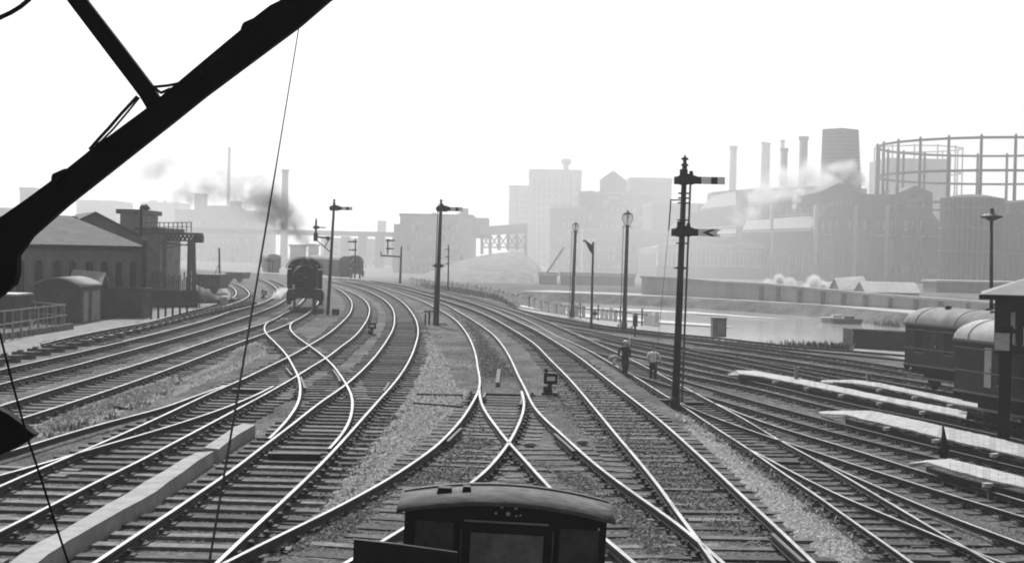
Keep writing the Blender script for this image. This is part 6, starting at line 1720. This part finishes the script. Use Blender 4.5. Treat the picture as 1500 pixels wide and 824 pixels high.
def drum(label, x0, x1, ytop, Y, m):
    t = thing('gasholder_drum', label, 'gasholder', group='gasholders')
    a = D(x0, ytop, Y); c = D(x1, ytop, Y); r = (c.x - a.x) / 2
    MB().lathe([(r, -2), (r, a.z - .8), (r * .98, a.z - .5), (r * .5, a.z + .4), (.5, a.z + .7)], ((a.x + c.x) / 2, Y + r, 0), 40).build('bell', m, t)
    for k in range(20):
        an = math.pi * (1 + k / 19); MB().box(((a.x + c.x) / 2 + math.cos(an) * (r + .12), Y + r + math.sin(an) * (r + .12), (a.z - 2.5) / 2), (.35, .35, a.z + 1.5)).build('guide_rail', M_brick2, t)
    for f in (.35, .62, .85):
        MB().lathe([(r + .15, a.z * f - .3), (r + .3, a.z * f), (r + .15, a.z * f + .3)], ((a.x + c.x) / 2, Y + r, 0), 40).build('hoop', M_brick2, t)
drum('dark ribbed gasholder drum right of the gasworks hall', 1393, 1483, 285, 400, brickmat('drum_iron', .05, .4, .6))
drum('second ribbed gasholder drum cut by the right edge', 1484, 1600, 292, 420, brickmat('drum_iron', .05, .4, .6))
pxbox('pump_house', 'faint block inside the gasholder frame', 1300, 1388, 232, 300, 800, 40, M_far)
# canal-side wall with piers, and small sheds behind it
t = thing('quay_wall', 'long pale wall with square piers and light coping beyond the basin', 'wall')
cap = [(940, 406), (1000, 409), (1045, 413), (1120, 417), (1200, 424.5), (1280, 432), (1345, 437), (1460, 446), (1600, 457)]
bot = [(940, 436), (1000, 441), (1045, 446), (1120, 455), (1200, 463), (1280, 468), (1345, 473), (1460, 480), (1600, 492)]
Yw = lambda x: 232 - (x - 940) * .13
b = MB(); tops = [D(x, y, Yw(x)) for x, y in cap]
for p in tops: b.v += [p, Vector((p.x, p.y, -2.6)), p + Vector((0, 1.2, 0))]
for i in range(len(tops) - 1): k = 3*i; b.face((k, k+1, k+4, k+3)); b.face((k, k+3, k+5, k+2))
b.build('wall', brickmat('quay_brick', .36, .5, .35), t)
b = MB()
for i in range(len(tops) - 1): b.bar(tops[i] + Vector((0, -.2, .1)), tops[i+1] + Vector((0, -.2, .1)), .9, .35)
b.build('coping', M_pale, t)
for x in (1116, 1141, 1173, 1206, 1237, 1269, 1305, 1342, 1380, 1420):
    for i in range(len(cap) - 1):
        if cap[i][0] <= x <= cap[i+1][0]:
            f = (x - cap[i][0]) / (cap[i+1][0] - cap[i][0]); p = tops[i].lerp(tops[i+1], f)
            MB().box2((p.x - .45, p.y - .5, -2.8), (p.x + .45, p.y - .01, p.z)).build('pier', M_far, t)
gable('quay_shed', 'small pale-roofed gabled shed behind the wall, left one by the steam', D(1225, 408.5, 262), D(1262, 405.5, 262), D(1240, 424, 262).z, 4, M_far, M_pale, 'shed')
gable('quay_shed', 'long pale-roofed gabled shed behind the wall, right of the small one', D(1262, 413, 250), D(1337, 415, 250), D(1300, 428, 250).z, 4, M_far, M_pale, 'shed')
gable('quay_shed', 'pale low shed behind the wall at the left end of the steam', D(1180, 417, 270), D(1222, 413, 270), D(1200, 425, 270).z, 3, M_far, M_pale, 'shed')
pxbox('gasworks_annexe', 'low grey annexe with a straight pale eave left of the cabin roof', 1372, 1500, 414, 440, 300, 10, M_brick2, zg=-2, roof=(.4, M_pale))
# beached punts by the water
for x, y, lab in ((1222, 472, 'moored pale punt at the far quay'), (1240, 474, 'dark moored barge beside the pale punt')):
    p = P(x, y, -3.0); b = MB(); b.box(p + Vector((0, 0, .3)), (3.2, 1.5, .7), taper=1.15); b.box(p + Vector((.3, 0, .75)), (1.2, 1.0, .4), taper=.9)
    tag(b.build('barge', M_light if 'pale' in lab and 'dark' not in lab else M_dark), lab, 'boat')

# ---------------------------------------------------------- steam & smoke
def puff(name, label, knots, dens, color, ns, lo, hi, rough=.6):
    """soft volume: density falls off from the knots (centre, radius) and is broken up by noise"""
    m = bpy.data.materials.new(name); m.use_nodes = True
    nt = m.node_tree; N = nt.nodes; L = nt.links
    N.remove(N['Principled BSDF']); out = N['Material Output']
    v = N.new('ShaderNodeVolumePrincipled'); v.inputs['Color'].default_value = (color,) * 3 + (1,); v.inputs['Anisotropy'].default_value = .1
    L.new(v.outputs[0], out.inputs['Volume'])
    geo = N.new('ShaderNodeNewGeometry')
    rmean = sum(r for c, r in knots) / len(knots)
    nd = N.new('ShaderNodeTexNoise'); nd.inputs['Scale'].default_value = ns * .5; nd.inputs['Detail'].default_value = 2
    L.new(geo.outputs['Position'], nd.inputs['Vector'])
    sb = N.new('ShaderNodeVectorMath'); sb.operation = 'SUBTRACT'; sb.inputs[1].default_value = (.5, .5, .5); L.new(nd.outputs['Color'], sb.inputs[0])
    sc_ = N.new('ShaderNodeVectorMath'); sc_.operation = 'SCALE'; sc_.inputs['Scale'].default_value = rmean * 1.4; L.new(sb.outputs[0], sc_.inputs[0])
    wp = N.new('ShaderNodeVectorMath'); wp.operation = 'ADD'; L.new(geo.outputs['Position'], wp.inputs[0]); L.new(sc_.outputs[0], wp.inputs[1])
    prev = None
    for c, r in knots:
        d = N.new('ShaderNodeVectorMath'); d.operation = 'DISTANCE'; L.new(wp.outputs[0], d.inputs[0]); d.inputs[1].default_value = tuple(c)
        mr = N.new('ShaderNodeMapRange'); mr.interpolation_type = 'SMOOTHSTEP'; mr.inputs['From Min'].default_value = r; mr.inputs['From Max'].default_value = 0; mr.inputs['To Min'].default_value = 0; mr.inputs['To Max'].default_value = 1
        L.new(d.outputs['Value'], mr.inputs['Value'])
        if prev is None: prev = mr.outputs['Result']
        else:
            mx = N.new('ShaderNodeMath'); mx.operation = 'MAXIMUM'; L.new(prev, mx.inputs[0]); L.new(mr.outputs['Result'], mx.inputs[1]); prev = mx.outputs[0]
    no = N.new('ShaderNodeTexNoise'); no.inputs['Scale'].default_value = ns; no.inputs['Detail'].default_value = 4; no.inputs['Roughness'].default_value = rough
    L.new(geo.outputs['Position'], no.inputs['Vector'])
    mr = N.new('ShaderNodeMapRange'); mr.inputs['From Min'].default_value = lo; mr.inputs['From Max'].default_value = hi; mr.inputs['To Min'].default_value = 0; mr.inputs['To Max'].default_value = dens
    L.new(no.outputs['Fac'], mr.inputs['Value'])
    mu = N.new('ShaderNodeMath'); mu.operation = 'MULTIPLY'; L.new(prev, mu.inputs[0]); L.new(mr.outputs['Result'], mu.inputs[1]); L.new(mu.outputs[0], v.inputs['Density'])
    mb = MB()
    for c, r in knots: mb.ball(c, r * 1.25, 12, 8)
    me = mb.mesh(name, []); o = bpy.data.objects.new('tmp', me); COL.objects.link(o)
    md = o.modifiers.new('r', 'REMESH'); md.mode = 'VOXEL'; md.voxel_size = min(r for c, r in knots) * .35
    dg = bpy.context.evaluated_depsgraph_get(); me2 = bpy.data.meshes.new_from_object(o.evaluated_get(dg)); me2.name = name
    bpy.data.objects.remove(o); me2.materials.clear(); me2.materials.append(m)
    o = bpy.data.objects.new(name, me2); COL.objects.link(o); o['label'] = label; o['kind'] = 'stuff'; o['category'] = name.replace('_', ' ')
    return o
def kn(path, Y): return [(D(x, y, Y), r * Y / F) for x, y, r in path]
YL = P(446, 455, HI).y + 1.5
puff('chimney_smoke', 'dark coal smoke rising thickly from the chimney of the near locomotive', kn([(447, 378, 6), (446, 368, 9), (443, 356, 14), (438, 344, 19), (431, 332, 25), (422, 321, 30), (412, 311, 34), (400, 302, 36)], YL), 2.3, .33, 1.4, .34, .64, .7)
puff('drifting_smoke', 'thin smoke drifting away to the left above the factories', kn([(392, 296, 38), (372, 289, 40), (350, 284, 38), (328, 280, 36), (305, 276, 34), (284, 282, 28), (262, 286, 22)], YL + 3), 1.1, .4, .9, .38, .66, .7)
puff('drifting_smoke', 'faintest wisp of smoke beyond the jib', kn([(240, 240, 28), (215, 245, 30), (190, 262, 28)], YL + 4), .6, .3, .5, .38, .66)
puff('cylinder_steam', 'white steam blowing low from the left of the near locomotive', [(P(423, 437, 0) + Vector((0, -1, .5)), .8), (P(415, 437, 0) + Vector((0, -1, .45)), .75), (P(408, 438, 0) + Vector((0, -1, .35)), .6)], 9, .98, 2.2, .32, .6)
puff('rising_steam', 'white steam rolling over the gasworks roofs', kn([(1085, 318, 22), (1105, 300, 30), (1125, 282, 34), (1150, 266, 34), (1175, 256, 30), (1200, 262, 26)], 452), .42, .99, .14, .38, .64)
puff('rising_steam', 'white steam around the foot of the cooling tower', kn([(1215, 266, 24), (1228, 250, 22), (1242, 246, 20), (1258, 262, 18), (1272, 274, 14)], 490), .55, .99, .16, .38, .62)
puff('rising_steam', 'small bright puff of steam against the gasworks roof', kn([(1164, 302, 6), (1167, 292, 9), (1172, 281, 9)], 455), 1.4, .99, .3, .35, .6)
puff('quay_steam', 'bright bank of steam along the top of the quay wall, left part', kn([(1112, 420, 9), (1126, 416, 11), (1142, 412, 13), (1158, 416, 11)], 246), 4.0, .99, .45, .34, .58)
puff('quay_steam', 'bright bank of steam along the top of the quay wall, right part', kn([(1180, 422, 10), (1193, 414, 15), (1206, 419, 10)], 246), 4.0, .99, .45, .34, .58)

o = puff('smoke_veil', 'pale smoke veiling the middle distance in front of the warehouses and gasworks', [(Vector((x, y, z)), r) for x, y, z, r in ((-75, 330, 0, 80), (-35, 300, 0, 85), (5, 300, 8, 85), (38, 320, 10, 62))], VEIL, .98, .02, .32, .62)
# ------------------------------------------------------------------- air
mb = MB(); mb.box2((-1600, -60, -6), (1600, 4000, 140))
hz = mb.build('haze', volmat('haze_air', HAZE, .93, .35)); hz['kind'] = 'stuff'; hz['label'] = 'smoky haze filling the whole yard'; hz['category'] = 'haze'

# ----------------------------------------------------------------- light
EL, AZ = R(50), R(-14)          # sun ahead of the camera, a little left
sd = bpy.data.lights.new('sun', 'SUN'); sd.energy = 4.2; sd.angle = R(1.5); sd.color = (1, 1, 1)
sun = bpy.data.objects.new('sun', sd); COL.objects.link(sun)
dirv = Vector((math.sin(AZ) * math.cos(EL), math.cos(AZ) * math.cos(EL), math.sin(EL)))
sun.rotation_euler = dirv.to_track_quat('Z', 'Y').to_euler()
w = bpy.data.worlds.new('World'); SC.world = w; w.use_nodes = True
nt = w.node_tree; N = nt.nodes; L = nt.links
sky = N.new('ShaderNodeTexSky'); sky.sky_type = 'NISHITA'; sky.sun_disc = False; sky.sun_elevation = EL; sky.sun_rotation = AZ
sky.dust_density = 5.0; sky.air_density = 1.0; sky.ozone_density = 1.0
bw = N.new('ShaderNodeRGBToBW'); L.new(sky.outputs[0], bw.inputs[0]); L.new(bw.outputs[0], N['Background'].inputs['Color'])
N['Background'].inputs['Strength'].default_value = 0.12
SC.view_settings.view_transform = 'Standard'; SC.view_settings.look = 'None'; SC.view_settings.exposure = EXPO; SC.view_settings.gamma = 1
SC.cycles.volume_bounces = 1
SC.cycles.max_bounces = 6
SC.cycles.volume_step_rate = 1.0
SC.cycles.volume_max_steps = 128
SC.cycles.filter_width = 1.9
SC.cycles.use_denoising = True
